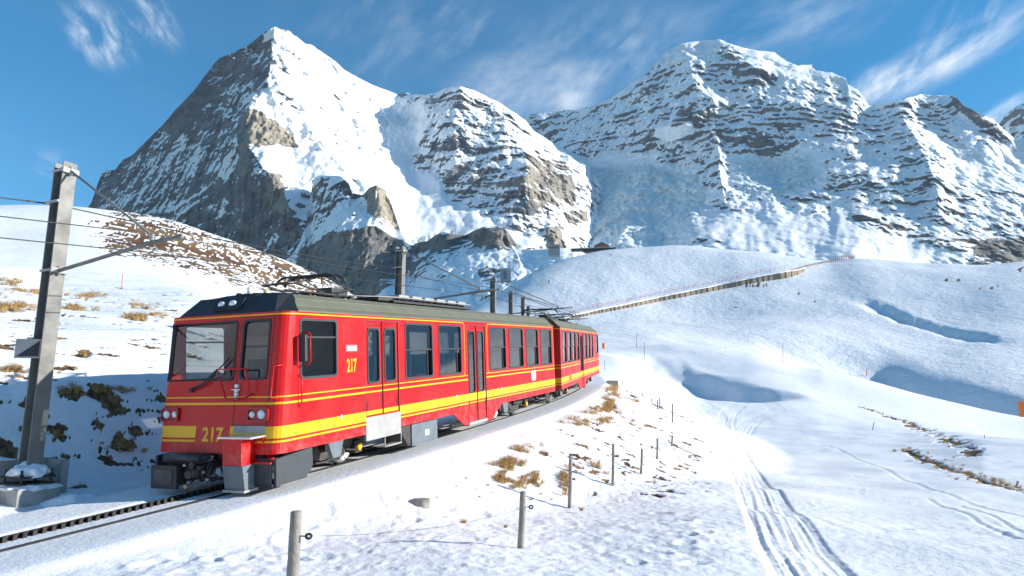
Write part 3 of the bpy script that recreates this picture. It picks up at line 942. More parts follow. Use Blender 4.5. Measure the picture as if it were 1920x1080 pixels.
MOENCH_SKY = [(940, 232), (1000, 214), (1040, 208), (1080, 205), (1110, 200), (1150, 180), (1185, 155), (1215, 136), (1225, 120), (1250, 95), (1280, 80), (1320, 76), (1350, 74), (1380, 86), (1420, 95), (1450, 97), (1475, 115), (1495, 123), (1523, 121), (1532, 133), (1560, 136), (1585, 147), (1589, 158), (1610, 170), (1630, 198), (1650, 194), (1680, 190), (1705, 182), (1725, 177), (1790, 180), (1806, 197), (1830, 210), (1860, 222), (1885, 245), (1905, 262), (1925, 262), (1990, 245), (2070, 160), (2160, 70), (2280, 10), (2400, 60), (2600, 250)]
mountain('mountain', MOENCH_SKY, 560, [
    (950, 230, 4400), (1000, 215, 4330), (1110, 200, 4100), (1200, 150, 3950), (1250, 95, 4000), (1350, 74, 3950), (1010, 280, 4150), (1110, 270, 3880), (1200, 220, 3720), (1300, 120, 3760), (1300, 190, 3480), (1240, 250, 3500), (1160, 320, 3560),
    (1345, 150, 3640), (1345, 220, 3420), (1420, 130, 3620), (1480, 118, 3800), (1530, 125, 3800), (1590, 150, 3700), (1500, 200, 3330), (1600, 200, 3360), (1640, 198, 3500), (1420, 250, 3260), (1560, 270, 3080), (1340, 290, 3250), (1450, 320, 3120), (1260, 330, 3330),
    (1730, 178, 3500), (1790, 182, 3450), (1705, 190, 3400), (1700, 260, 3080), (1800, 290, 3050), (1760, 225, 3330), (1880, 245, 3350), (1920, 262, 3400), (1850, 270, 3120), (1920, 350, 2900), (1640, 300, 2950), (1750, 370, 2650), (1850, 420, 2500),
    (1120, 340, 3550), (1200, 340, 3250), (1200, 400, 2950), (1100, 420, 3100), (1250, 440, 2600), (1150, 460, 2550), (1400, 350, 2900), (1340, 385, 2700), (1450, 400, 2560), (1560, 360, 2760), (1550, 420, 2400), (1700, 430, 2400), (1900, 480, 2300), (1600, 480, 2000), (1300, 480, 2100), (1920, 560, 1900), (1400, 560, 1700), (1100, 560, 2100),
    (2100, 150, 3700), (2280, 20, 3900), (2200, 300, 3200), (2500, 200, 4000), (2200, 500, 2500), (2600, 450, 3000)],
    [([(1283, 78), (1300, 150), (1335, 190), (1300, 222), (1225, 243)], 90, 60, 34),
     ([(1350, 80), (1385, 115), (1440, 135), (1500, 150)], 60, 40, 40),
     ([(1225, 125), (1180, 190), (1120, 240), (1080, 280)], 60, 30, 40),
     ([(1110, 200), (1090, 250), (1060, 290)], 40, 25, 25),
     ([(1675, 192), (1700, 230), (1740, 300), (1760, 370)], 95, 55, 45),
     ([(1590, 150), (1600, 190), (1560, 230)], 50, 30, 25),
     ([(1800, 190), (1860, 230), (1895, 262)], 60, 30, 30),
     ([(1345, 260), (1350, 300), (1355, 350)], 70, 40, 16),
     ([(1230, 260), (1250, 330)], 30, 25, 20)],
    [dict(p=[(1000, 200), (1110, 195), (1230, 110), (1260, 150), (1250, 230), (1130, 330), (1000, 280)], r=0.011, s=8),
     dict(p=[(1225, 70), (1350, 68), (1400, 90), (1340, 110), (1240, 125)], r=-.5, s=5),
     dict(p=[(1375, 80), (1500, 118), (1590, 150), (1480, 150), (1400, 112)], r=-.75, sm=.5, s=5),
     dict(p=[(1470, 130), (1590, 140), (1590, 165), (1540, 150), (1500, 165), (1460, 150)], r=-.4, i=.5, s=4),
     dict(p=[(1370, 100), (1450, 130), (1445, 165), (1380, 160)], r=0.275, s=6),
     dict(p=[(1340, 90), (1370, 85), (1375, 110), (1350, 115)], r=.5, w=.3, s=4),
     dict(p=[(1215, 195), (1280, 200), (1340, 215), (1320, 240), (1225, 228)], r=0.193, s=6),
     dict(p=[(1230, 240), (1300, 232), (1300, 250), (1250, 266), (1228, 255)], r=-1.2, sm=.8, s=4),
     dict(p=[(1330, 225), (1500, 225), (1510, 260), (1340, 265)], r=0.187, s=6),
     dict(p=[(1375, 262), (1500, 255), (1480, 285), (1440, 292), (1380, 285)], r=0.231, s=5),
     dict(p=[(1340, 120), (1620, 160), (1620, 250), (1350, 225)], r=0.017, s=8),
     dict(p=[(1540, 150), (1620, 180), (1630, 200), (1560, 190)], r=0.193, s=4),
     dict(p=[(1525, 118), (1538, 122), (1535, 134), (1522, 134)], r=1, w=.6, s=2),
     dict(p=[(1620, 195), (1720, 180), (1760, 300), (1740, 350), (1640, 280)], r=0.066, s=8),
     dict(p=[(1780, 178), (1810, 190), (1905, 255), (1870, 262), (1790, 200)], r=.5, w=.3, s=4),
     dict(p=[(1710, 215), (1790, 260), (1810, 285), (1740, 285)], r=-.3, s=6),
     dict(p=[(1800, 200), (1840, 250), (1820, 280), (1780, 250)], r=-.5, sm=.5, s=6),
     dict(p=[(1760, 280), (1930, 265), (1930, 360), (1780, 330)], r=-.35, sm=.4, s=8),
     dict(p=[(1500, 270), (1545, 290), (1545, 340), (1505, 310)], r=-1, sm=.8, s=6),
     dict(p=[(1100, 315), (1200, 305), (1310, 330), (1330, 390), (1250, 430), (1110, 450), (1095, 380)], r=-1.0, i=1.0, s=6),
     dict(p=[(1375, 300), (1440, 295), (1520, 290), (1530, 345), (1500, 360), (1390, 372)], r=-1.0, i=1.0, s=6),
     dict(p=[(1090, 400), (1200, 400), (1315, 412), (1310, 440), (1200, 470), (1080, 470)], r=-.7, i=.7, s=6),
     dict(p=[(1120, 370), (1140, 368), (1140, 400), (1125, 400)], r=1.2, s=3),
     dict(p=[(1130, 285), (1240, 290), (1210, 310), (1110, 315)], r=-.8, sm=.6, s=6),
     dict(p=[(1290, 290), (1350, 300), (1355, 358), (1290, 350)], r=0.165, s=6),
     dict(p=[(1300, 372), (1370, 375), (1360, 392), (1310, 390)], r=0.385, s=4),
     dict(p=[(1415, 385), (1470, 365), (1515, 375), (1480, 398), (1430, 392)], r=0.303, s=5),
     dict(p=[(1240, 430), (1420, 395), (1560, 410), (1560, 370), (1600, 420), (1850, 480), (1700, 500), (1400, 480), (1310, 440)], r=-.45, sm=.75, s=10),
     dict(p=[(1200, 440), (1420, 425), (1500, 450), (1430, 475), (1180, 470)], r=0.121, s=8),
     dict(p=[(1560, 395), (1650, 400), (1700, 430), (1850, 450), (1920, 460), (1920, 500), (1830, 480), (1700, 450), (1600, 425)], r=.65, w=.25, s=5),
     dict(p=[(1830, 450), (1930, 440), (1930, 500), (1820, 495)], r=.8, w=.35, s=5),
     dict(p=[(1560, 320), (1740, 330), (1880, 400), (1900, 440), (1700, 420), (1640, 380)], r=0.066, s=8),
     ],
    du=1.85, nv=360, strata=(([940, 1340, 1600, 2000], [-.15, 0.12, .3, .12]), .8), label='broad shaded massif with hanging glaciers and a sunlit snow crest', snowline=.58, terr=1.0, tilt=.62)

JF_SKY = [(1850, 262), (1872, 235), (1886, 214), (1905, 200), (1925, 192), (1990, 170), (2060, 190)]
mountain('mountain', JF_SKY, 330, [(1850, 260, 5200), (1905, 200, 5000), (1990, 170, 5100), (2060, 190, 5300), (1900, 330, 4300), (2050, 330, 4300)], [],
         [dict(p=[(1880, 195), (2060, 160), (2060, 230), (1890, 215)], r=0.110, s=4)], du=3, nv=60, label='distant snow shoulder at the right edge of the range')

ROT_SKY = [(430, 640), (480, 560), (520, 500), (548, 478), (562, 455), (572, 425), (578, 392), (585, 350), (591, 332), (605, 328), (640, 330), (655, 345), (660, 362), (680, 366), (692, 352), (706, 347), (722, 357), (735, 385), (748, 425), (760, 452), (772, 456), (800, 452), (818, 440), (832, 434), (850, 440), (872, 442), (895, 430), (912, 424), (944, 425), (957, 440), (972, 466), (1000, 468), (1030, 466), (1100, 464), (1160, 470), (1250, 474)]
mountain('mountain', ROT_SKY, 690, [
    (430, 640, 2100), (520, 500, 2200), (562, 455, 2150), (590, 392, 2150), (600, 330, 2150), (650, 340, 1960), (668, 370, 1960), (706, 348, 1850), (724, 360, 1960), (745, 425, 2020), (640, 400, 1860), (690, 420, 1740), (720, 420, 1780),
    (560, 520, 1900), (620, 470, 1740), (700, 470, 1600), (760, 455, 1640), (600, 560, 1660), (680, 560, 1480), (760, 520, 1480),
    (800, 455, 1620), (832, 436, 1560), (870, 445, 1600), (905, 428, 1460), (945, 427, 1400), (965, 460, 1440), (850, 490, 1360), (940, 490, 1230), (1000, 470, 1320), (1100, 465, 1250), (1250, 474, 1400),
    (800, 560, 1160), (880, 540, 1060), (950, 520, 1060), (1050, 490, 1100), (700, 610, 1180), (800, 640, 950), (900, 600, 900), (1000, 560, 850), (1200, 690, 800), (900, 690, 780), (600, 690, 1300), (450, 690, 1700)],
    [([(706, 348), (715, 400), (735, 430)], 60, 30, 25),
     ([(592, 332), (580, 400), (560, 460)], 25, 20, 20),
     ([(640, 440), (700, 425), (750, 450)], 55, 25, 30),
     ([(905, 426), (950, 440), (965, 470)], 40, 40, 14),
     ([(840, 436), (800, 480)], 20, 25, 20)],
    [dict(p=[(575, 330), (660, 330), (700, 345), (705, 420), (640, 440), (560, 470)], r=0.121, s=5),
     dict(p=[(690, 345), (722, 352), (750, 425), (748, 440), (722, 415), (688, 400)], r=.9, w=1.0, s=3),
     dict(p=[(612, 440), (690, 425), (750, 445), (762, 470), (770, 500), (700, 560), (600, 560), (550, 510), (560, 470)], r=1.0, w=.38, s=5),
     dict(p=[(560, 520), (700, 520), (720, 570), (600, 570)], r=0.220, s=6),
     dict(p=[(770, 460), (815, 440), (870, 440), (900, 428), (950, 425), (968, 465), (900, 480), (860, 500), (800, 510), (765, 540)], r=.75, w=.25, s=5),
     dict(p=[(860, 505), (960, 480), (985, 470), (1000, 490), (930, 530), (890, 530)], r=0.193, s=5),
     dict(p=[(895, 505), (945, 495), (950, 515), (900, 532)], r=.9, w=.1, s=3),
     dict(p=[(740, 540), (800, 520), (900, 500), (960, 480), (960, 500), (880, 545), (840, 560), (700, 600), (640, 620)], r=0.011, s=8),
     dict(p=[(740, 560), (860, 540), (900, 580), (760, 620)], r=-.55, sm=.6, s=8),
     dict(p=[(650, 580), (730, 545), (760, 545), (700, 580), (660, 610)], r=-.7, sm=.8, s=6),
     dict(p=[(1000, 466), (1160, 462), (1160, 485), (1040, 495), (990, 500)], r=0.138, s=5)],
    du=1.75, nv=230, strata=(-.18, .8), terr=1.7, label='dark rock outcrop and shaded gully slopes below the pyramid peak', rough=1.15)


def haze():
    bpy.context.view_layer.update()
    x0, x1, y0, y1, z0, z1 = -6500, 9000, -1750, 7600, -1400, 2700
    bm = bmesh.new()
    bmesh.ops.create_cube(bm, size=1.0)
    for v in bm.verts:
        v.co = Vector(((x0 + x1) / 2 + v.co.x * (x1 - x0), (y0 + y1) / 2 + v.co.y * (y1 - y0), (z0 + z1) / 2 + v.co.z * (z1 - z0)))
    me = bpy.data.meshes.new('haze'); bm.to_mesh(me); bm.free()
    m = bpy.data.materials.new('thin_air'); m.use_nodes = True
    t = m.node_tree; t.nodes.clear()
    v = t.nodes.new('ShaderNodeVolumePrincipled')
    v.inputs['Color'].default_value = (0.62, 0.79, 1.0, 1)
    v.inputs['Density'].default_value = HAZE
    v.inputs['Anisotropy'].default_value = 0.0
    o_ = t.nodes.new('ShaderNodeOutputMaterial'); t.links.new(v.outputs[0], o_.inputs['Volume'])
    me.materials.append(m)
    o = bpy.data.objects.new('haze', me); COL.objects.link(o)
    tag(o, kind='stuff')


HAZE = 2.8e-5
haze()

# ------------------------------------------------------------------ mesh tools


def empty(name, mw=None, loc=None):
    o = bpy.data.objects.new(name, None)
    o.empty_display_size = 0.2
    COL.objects.link(o)
    if mw is not None: o.matrix_world = mw
    if loc is not None: o.location = loc
    return o


def mesh_obj(name, bm, material, parent=None, smooth=False, label=None, recalc=True):
    if recalc:
        bmesh.ops.recalc_face_normals(bm, faces=bm.faces)
    me = bpy.data.meshes.new(name)
    bm.to_mesh(me); bm.free()
    if smooth:
        me.polygons.foreach_set('use_smooth', [True] * len(me.polygons))
    mats = material if isinstance(material, (list, tuple)) else [material]
    for m in mats: me.materials.append(m)
    o = bpy.data.objects.new(name, me)
    COL.objects.link(o)
    if parent is not None: o.parent = parent
    if label: o['label'] = label
    return o


def inst(name, me, parent=None, loc=None, rot=None, scale=None, label=None):
    o = bpy.data.objects.new(name, me)
    COL.objects.link(o)
    if parent is not None: o.parent = parent
    if loc is not None: o.location = loc
    if rot is not None: o.rotation_euler = rot
    if scale is not None: o.scale = scale
    if label: o['label'] = label
    return o


def box(bm, x0, x1, y0, y1, z0, z1, mi=0, bev=0.0, M4=None):
    vs = [bm.verts.new(Vector((x, y, z))) for x in (x0, x1) for y in (y0, y1) for z in (z0, z1)]
    fs = []
    for q in ((0, 1, 3, 2), (4, 6, 7, 5), (0, 4, 5, 1), (2, 3, 7, 6), (0, 2, 6, 4), (1, 5, 7, 3)):
        f = bm.faces.new([vs[i] for i in q]); f.material_index = mi; fs.append(f)
    if M4 is not None:
        for v in vs: v.co = M4 @ v.co
    if bev > 0:
        es = list({e for f in fs for e in f.edges})
        bmesh.ops.bevel(bm, geom=es, offset=bev, segments=2, affect='EDGES', profile=0.6)
    return vs


def frame_of(d):
    d = d.normalized()
    a = Vector((0, 0, 1)) if abs(d.z) < .95 else Vector((1, 0, 0))
    u = d.cross(a).normalized(); return u, d.cross(u).normalized()


def tube(bm, pts, r, n=8, cap=True, mi=0):
    pts = [Vector(p) for p in pts]
    rs = r if isinstance(r, (list, tuple)) else [r] * len(pts)
    rings = []
    for i, p in enumerate(pts):
        d = (pts[min(i + 1, len(pts) - 1)] - pts[max(i - 1, 0)])
        u, w = frame_of(d)
        if rings:   # keep the ring from twisting
            pu = lastu - d.normalized() * lastu.dot(d.normalized())
            if pu.length > 1e-6: u = pu.normalized(); w = d.normalized().cross(u)
        lastu = u
        rings.append([bm.verts.new(p + (u * math.cos(2 * math.pi * k / n) + w * math.sin(2 * math.pi * k / n)) * rs[i]) for k in range(n)])
    for a, b in zip(rings[:-1], rings[1:]):
        for k in range(n):
            f = bm.faces.new((a[k], a[(k + 1) % n], b[(k + 1) % n], b[k])); f.smooth = True; f.material_index = mi
    if cap:
        bm.faces.new(rings[0][::-1]).material_index = mi; bm.faces.new(rings[-1]).material_index = mi


def prism(bm, poly, axis, a0, a1, mi=0):
    """extrude a polygon of 2-D points; axis 'y' takes (x, z), 'x' takes (y, z), 'z' takes (x, y)"""
    def P(p, a):
        return Vector((p[0], a, p[1])) if axis == 'y' else Vector((a, p[0], p[1])) if axis == 'x' else Vector((p[0], p[1], a))
    A = [bm.verts.new(P(p, a0)) for p in poly]; B = [bm.verts.new(P(p, a1)) for p in poly]
    n = len(poly)
    bm.faces.new(A).material_index = mi; bm.faces.new(B[::-1]).material_index = mi
    for i in range(n):
        bm.faces.new((A[i], A[(i + 1) % n], B[(i + 1) % n], B[i])).material_index = mi


def rrect(x0, x1, z0, z1, r, n=4):
    out = []
    for cx, cz, a in ((x1 - r, z1 - r, 0), (x0 + r, z1 - r, 90), (x0 + r, z0 + r, 180), (x1 - r, z0 + r, 270)):
        for i in range(n + 1):
            t = math.radians(a + 90 * i / n)
            out.append((cx + r * math.cos(t), cz + r * math.sin(t)))
    return out


def ring(bm, outer, inner, fn, d0, d1):
    """closed frame between two outlines with equal counts; fn(x, z, depth) -> point"""
    n = len(outer)
    A = [bm.verts.new(fn(*p, d1)) for p in outer]; B = [bm.verts.new(fn(*p, d1)) for p in inner]
    C = [bm.verts.new(fn(*p, d0)) for p in outer]; D = [bm.verts.new(fn(*p, d0)) for p in inner]
    for i in range(n):
        j = (i + 1) % n
        bm.faces.new((A[i], A[j], B[j], B[i])); bm.faces.new((C[i], C[j], A[j], A[i])); bm.faces.new((B[i], B[j], D[j], D[i]))


def lathe(bm, prof, n=20, axis='y', c=(0, 0, 0), mi=0):
    """prof: (radius, offset along axis)"""
    rings = []
    for r, a in prof:
        rg = []
        for k in range(n):
            t = 2 * math.pi * k / n
            p = (r * math.cos(t), a, r * math.sin(t)) if axis == 'y' else (a, r * math.cos(t), r * math.sin(t)) if axis == 'x' else (r * math.cos(t), r * math.sin(t), a)
            rg.append(bm.verts.new(Vector(p) + Vector(c)))
        rings.append(rg)
    for a, b in zip(rings[:-1], rings[1:]):
        for k in range(n):
            f = bm.faces.new((a[k], a[(k + 1) % n], b[(k + 1) % n], b[k])); f.smooth = True; f.material_index = mi
    bm.faces.new(rings[0][::-1]).material_index = mi; bm.faces.new(rings[-1]).material_index = mi


def text_mesh(name, s, height, material, parent, M4, depth=.004, width=1.0):
    cu = bpy.data.curves.new(name, 'FONT')
    cu.body = s; cu.size = 1.0; cu.extrude = depth; cu.align_x = 'CENTER'; cu.align_y = 'CENTER'
    cu.offset = 0.028
    cu.materials.append(material)
    o = bpy.data.objects.new(name, cu); COL.objects.link(o)
    k = height / 0.70
    o.parent = parent
    o.matrix_local = M4 @ Matrix.Diagonal((k * width, k, 1, 1))
    bpy.context.view_layer.update()
    me = bpy.data.meshes.new_from_object(o.evaluated_get(bpy.context.evaluated_depsgraph_get()))
    o2 = bpy.data.objects.new(name, me); COL.objects.link(o2); o2.parent = parent
    o2.matrix_local = M4 @ Matrix.Diagonal((k * width, k, 1, 1))
    bpy.data.objects.remove(o); bpy.data.curves.remove(cu)
    return o2


def cells(bm, ts, zs, empty_fn, P, d_in):
    """plate of cells over breakpoints ts x zs on surface P(t, z, depth); cells for which empty_fn is true are left open"""
    nt, nz = len(ts) - 1, len(zs) - 1
    full = [[not empty_fn((ts[i] + ts[i + 1]) / 2, (zs[j] + zs[j + 1]) / 2) for j in range(nz)] for i in range(nt)]
    cache = {}
    def V(i, j, d):
        k = (i, j, d)
        if k not in cache: cache[k] = bm.verts.new(P(ts[i], zs[j], d))
        return cache[k]
    for i in range(nt):
        for j in range(nz):
            if not full[i][j]: continue
            bm.faces.new((V(i, j, 0), V(i + 1, j, 0), V(i + 1, j + 1, 0), V(i, j + 1, 0)))
            bm.faces.new((V(i, j, d_in), V(i, j + 1, d_in), V(i + 1, j + 1, d_in), V(i + 1, j, d_in)))
            for (di, dj, a, b) in ((-1, 0, (i, j), (i, j + 1)), (1, 0, (i + 1, j), (i + 1, j + 1)), (0, -1, (i, j), (i + 1, j)), (0, 1, (i, j + 1), (i + 1, j + 1))):
                ii, jj = i + di, j + dj
                if ii < 0 or jj < 0 or ii >= nt or jj >= nz or not full[ii][jj]:
                    bm.faces.new((V(*a, 0), V(*b, 0), V(*b, d_in), V(*a, d_in)))


# ------------------------------------------------------------------ materials
def glass_mat(name, tint, gloss, reflect=(1, 1, 1), base=.10):
    m = bpy.data.materials.new(name); m.use_nodes = True
    t = m.node_tree; t.nodes.clear()
    tr = N(t, 'ShaderNodeBsdfTransparent'); tr.inputs[0].default_value = (*tint, 1)
    gl = N(t, 'ShaderNodeBsdfGlossy'); gl.inputs['Roughness'].default_value = .02; gl.inputs[0].default_value = (*reflect, 1)
    tc = N(t, 'ShaderNodeTexCoord')
    n = noise(t, tc.outputs['Object'], 1.3, 2, .5)
    bp = N(t, 'ShaderNodeBump'); bp.inputs['Strength'].default_value = .12; bp.inputs['Distance'].default_value = .02
    t.links.new(n, bp.inputs['Height']); t.links.new(bp.outputs[0], gl.inputs['Normal'])
    fr = N(t, 'ShaderNodeLayerWeight'); fr.inputs['Blend'].default_value = gloss
    mx = N(t, 'ShaderNodeMixShader')
    t.links.new(M(t, 'ADD', fr.outputs['Fresnel'], base, clamp=True), mx.inputs[0])
    t.links.new(tr.outputs[0], mx.inputs[1]); t.links.new(gl.outputs[0], mx.inputs[2])
    o = N(t, 'ShaderNodeOutputMaterial'); t.links.new(mx.outputs[0], o.inputs[0])
    return m


def paint_mat(name, col, dirt=0.24):
    """coach paint with road film thickening towards the floor line"""
    m = mat(name, col, rough=.36, var=.10, vscale=1.2, spec=.28, coat=.04)
    t = m.node_tree; b = t.nodes['Principled BSDF']
    tc = t.nodes.new('ShaderNodeTexCoord')
    n = noise(t, tc.outputs['Object'], 5, 7, .65)
    sp = N(t, 'ShaderNodeSeparateXYZ'); t.links.new(tc.outputs['Object'], sp.inputs[0])
    low = maprange(t, sp.outputs[2], .5, 1.3, 1.0, .10)
    f = M(t, 'MULTIPLY', M(t, 'MULTIPLY', maprange(t, n, .4, .75), low), dirt)
    src = b.inputs['Base Color'].links[0].from_socket
    t.links.new(mixc(t, f, src, (.42, .36, .33)), b.inputs['Base Color'])
    return m


m_red = paint_mat('red_coach_paint', (0.54, 0.004, 0.006))
m_redd = mat('deep_red_paint', (0.34, 0.008, 0.010), rough=.4)
m_yel = paint_mat('yellow_lining', (0.80, 0.44, 0.008), .12)
m_roof = mat('roof_paint', (0.135, 0.135, 0.092), rough=.55, var=.2, vscale=2.5)
m_hood = mat('charcoal_hood_paint', (0.024, 0.027, 0.030), rough=.42, var=.2, vscale=3)
m_rub = mat('black_rubber', (0.022, 0.022, 0.024), rough=.6)
m_dark = mat('sooty_metal', (0.030, 0.029, 0.028), rough=.62, metal=.2, var=.4, vscale=9, col2=(0.075, 0.06, 0.048), bump=.3)
m_grey = mat('slate_grey_paint', (0.135, 0.165, 0.185), rough=.5, var=.25, vscale=3)
m_plow = mat('dark_grey_plough_paint', (0.040, 0.047, 0.055), rough=.5, var=.3, vscale=3)
m_lgrey = mat('light_grey_metal', (0.36, 0.355, 0.335), rough=.5, var=.2, vscale=4)
m_white = mat('white_enamel', (0.8, 0.8, 0.78), rough=.4, var=.1, vscale=6)
m_alu = mat('bare_aluminium', (0.55, 0.55, 0.56), rough=.35, metal=.8)
m_steel = mat('worn_steel', (0.32, 0.31, 0.30), rough=.35, metal=.9, var=.3, vscale=8)
m_rail = mat('rail_steel', (0.030, 0.026, 0.024), rough=.5, metal=.4, var=.4, vscale=6)
m_beige = mat('beige_cab_lining', (0.66, 0.56, 0.44), rough=.7, var=.08, vscale=3)
m_seat = mat('seat_cloth', (0.10, 0.115, 0.15), rough=.9, var=.3, vscale=10)
m_inner = mat('saloon_lining', (0.22, 0.22, 0.22), rough=.8, var=.1, vscale=3)
m_floor = mat('grey_floor_covering', (0.09, 0.09, 0.09), rough=.8)
m_lens = mat('lamp_lens', (0.72, 0.75, 0.78), rough=.12, var=.25, vscale=30, coat=1.0)
m_conc = mat('weathered_concrete', (0.40, 0.39, 0.365), rough=.85, var=.28, vscale=3.5, bump=.5, bscale=30)
m_galv = mat('galvanised_steel', (0.19, 0.185, 0.165), rough=.6, metal=.05, var=.25, vscale=2.5, bump=.15)
m_wood = mat('silvered_wood', (0.30, 0.27, 0.235), rough=.85, col2=(0.22, 0.195, 0.17), vscale=7, bump=.6, bscale=26)
m_wire = mat('copper_wire', (0.055, 0.05, 0.05), rough=.5, metal=.5)
m_orange = mat('orange_plastic', (0.80, 0.17, 0.02), rough=.5)
m_pole = mat('red_marker_paint', (0.62, 0.03, 0.03), rough=.5)
m_rock = mat('lichen_rock', (0.36, 0.345, 0.29), rough=.9, col2=(0.22, 0.21, 0.18), vscale=5, bump=.8, bscale=14)
m_snow = mat('lying_snow', (0.86, 0.87, 0.885), rough=.6, bump=.6, bscale=14)
m_straw = mat('dry_alpine_grass', (0.56, 0.37, 0.14), rough=.8, col2=(0.32, 0.18, 0.06), vscale=14)
m_plank = mat('larch_boards', (0.29, 0.225, 0.155), rough=.85, col2=(0.19, 0.145, 0.10), vscale=.9)
m_glass = glass_mat('saloon_window_glass', (.42, .42, .42), .36, base=.22, reflect=(1.0, .90, .80))
m_glassc = glass_mat('cab_window_glass', (.52, .55, .55), .22, base=.03)
# ------------------------------------------------------------------ railcars
HW = 1.365
CK = HW - .25          # where the rounded cab corner begins
Z0, ZE = .65, 3.08


def sideP(sgn):
    def P(x, z, d):
        return Vector((x, -sgn * (HW - d), z))
    return P


def noseP(L, flip):
    """surface of the raked cab end; t = lateral position, corner rounded back to the side wall"""
    def P(t, z, d):
        rake = .12 * (z - Z0)
        a = abs(t)
        if a <= CK:
            x = rake + d; la = t
        else:
            e = (a - CK) / .25
            ang = e * math.pi / 2
            x = rake + .25 - (.25 - d) * math.cos(ang); la = math.copysign(CK + (.25 - d) * math.sin(ang), t)
        x0 = x
        return Vector((L - x0 if flip else x0, -la, z))
    return P


def nose_x(z):
    return .12 * (z - Z0) + .25


def window(name, parent, P, x0, x1, z0, z1, rad=.07, split=None, gap=None, gl=None, label=None, rim=.035, frame_mat=None):
    """one window: frame mesh (the part) with panes as sub-parts"""
    bm = bmesh.new()
    o = rrect(x0 - .012, x1 + .012, z0 - .012, z1 + .012, rad + .012); i = rrect(x0 + rim, x1 - rim, z0 + rim, z1 - rim, rad)
    ring(bm, o, i, P, .05, -.012)
    if split:
        for (za, zb, dd) in ((split - .016, split + .016, .0),):
            a = [P(x0 + rim, za, dd), P(x1 - rim, za, dd), P(x1 - rim, zb, dd), P(x0 + rim, zb, dd)]
            b = [P(x0 + rim, za, .035), P(x1 - rim, za, .035), P(x1 - rim, zb, .035), P(x0 + rim, zb, .035)]
            A = [bm.verts.new(p) for p in a]; B = [bm.verts.new(p) for p in b]
            bm.faces.new(A); bm.faces.new(B[::-1])
            for k in range(4): bm.faces.new((A[k], A[(k + 1) % 4], B[(k + 1) % 4], B[k]))
    w = mesh_obj(name, bm, frame_mat or m_rub, parent, label=label)
    gl = gl or m_glass

    def pane(xa, xb, za, zb, r, dep):
        bm = bmesh.new()
        pts = rrect(xa, xb, za, zb, r)
        c = bm.verts.new(P((xa + xb) / 2, (za + zb) / 2, dep)); vs = [bm.verts.new(P(*p, dep)) for p in pts]
        for k in range(len(vs)): bm.faces.new((c, vs[k], vs[(k + 1) % len(vs)]))
        mesh_obj('pane', bm, gl, w, recalc=False)
    if split:
        pane(x0 + .01, x1 - .01, split, z1 - .01, .03, .022)
        xb = x1 - .01 - (gap or 0)
        pane(x0 + .01, xb, z0 + .01, split, .03, .030)
        if gap:
            bm = bmesh.new()
            for zz0, zz1, xa, xc in ((z0 + .03, split - .02, xb - .02, xb + .012),):
                A = [bm.verts.new(P(a, b, d)) for d in (.012, .034) for a, b in ((xa, zz0), (xc, zz0), (xc, zz1), (xa, zz1))]
                bm.faces.new(A[:4]); bm.faces.new(A[4:][::-1])
                for k in range(4): bm.faces.new((A[k], A[(k + 1) % 4], A[4 + (k + 1) % 4], A[4 + k]))
            mesh_obj('sash', bm, m_rub, w)
    else:
        pane(x0 + .01, x1 - .01, z0 + .01, z1 - .01, rad, .025)
    return w


def strip(bm, P, path, w, d=-.004):
    """flat lining of width w along a path of (t, z) on surface P"""
    n = len(path)
    prev = None
    for i, (t, z) in enumerate(path):
        t0, z0 = path[max(i - 1, 0)]; t1, z1 = path[min(i + 1, n - 1)]
        dx, dz = t1 - t0, z1 - z0; L = math.hypot(dx, dz) or 1
        nx, nz = -dz / L * w / 2, dx / L * w / 2
        a = [bm.verts.new(P(t + nx, z + nz, dd)) for dd in (d, .004)]; b = [bm.verts.new(P(t - nx, z - nz, dd)) for dd in (d, .004)]
        if prev:
            pa, pb = prev
            bm.faces.new((pa[0], a[0], b[0], pb[0])); bm.faces.new((pa[0], pa[1], a[1], a[0])); bm.faces.new((pb[0], b[0], b[1], pb[1]))
        prev = (a, b)


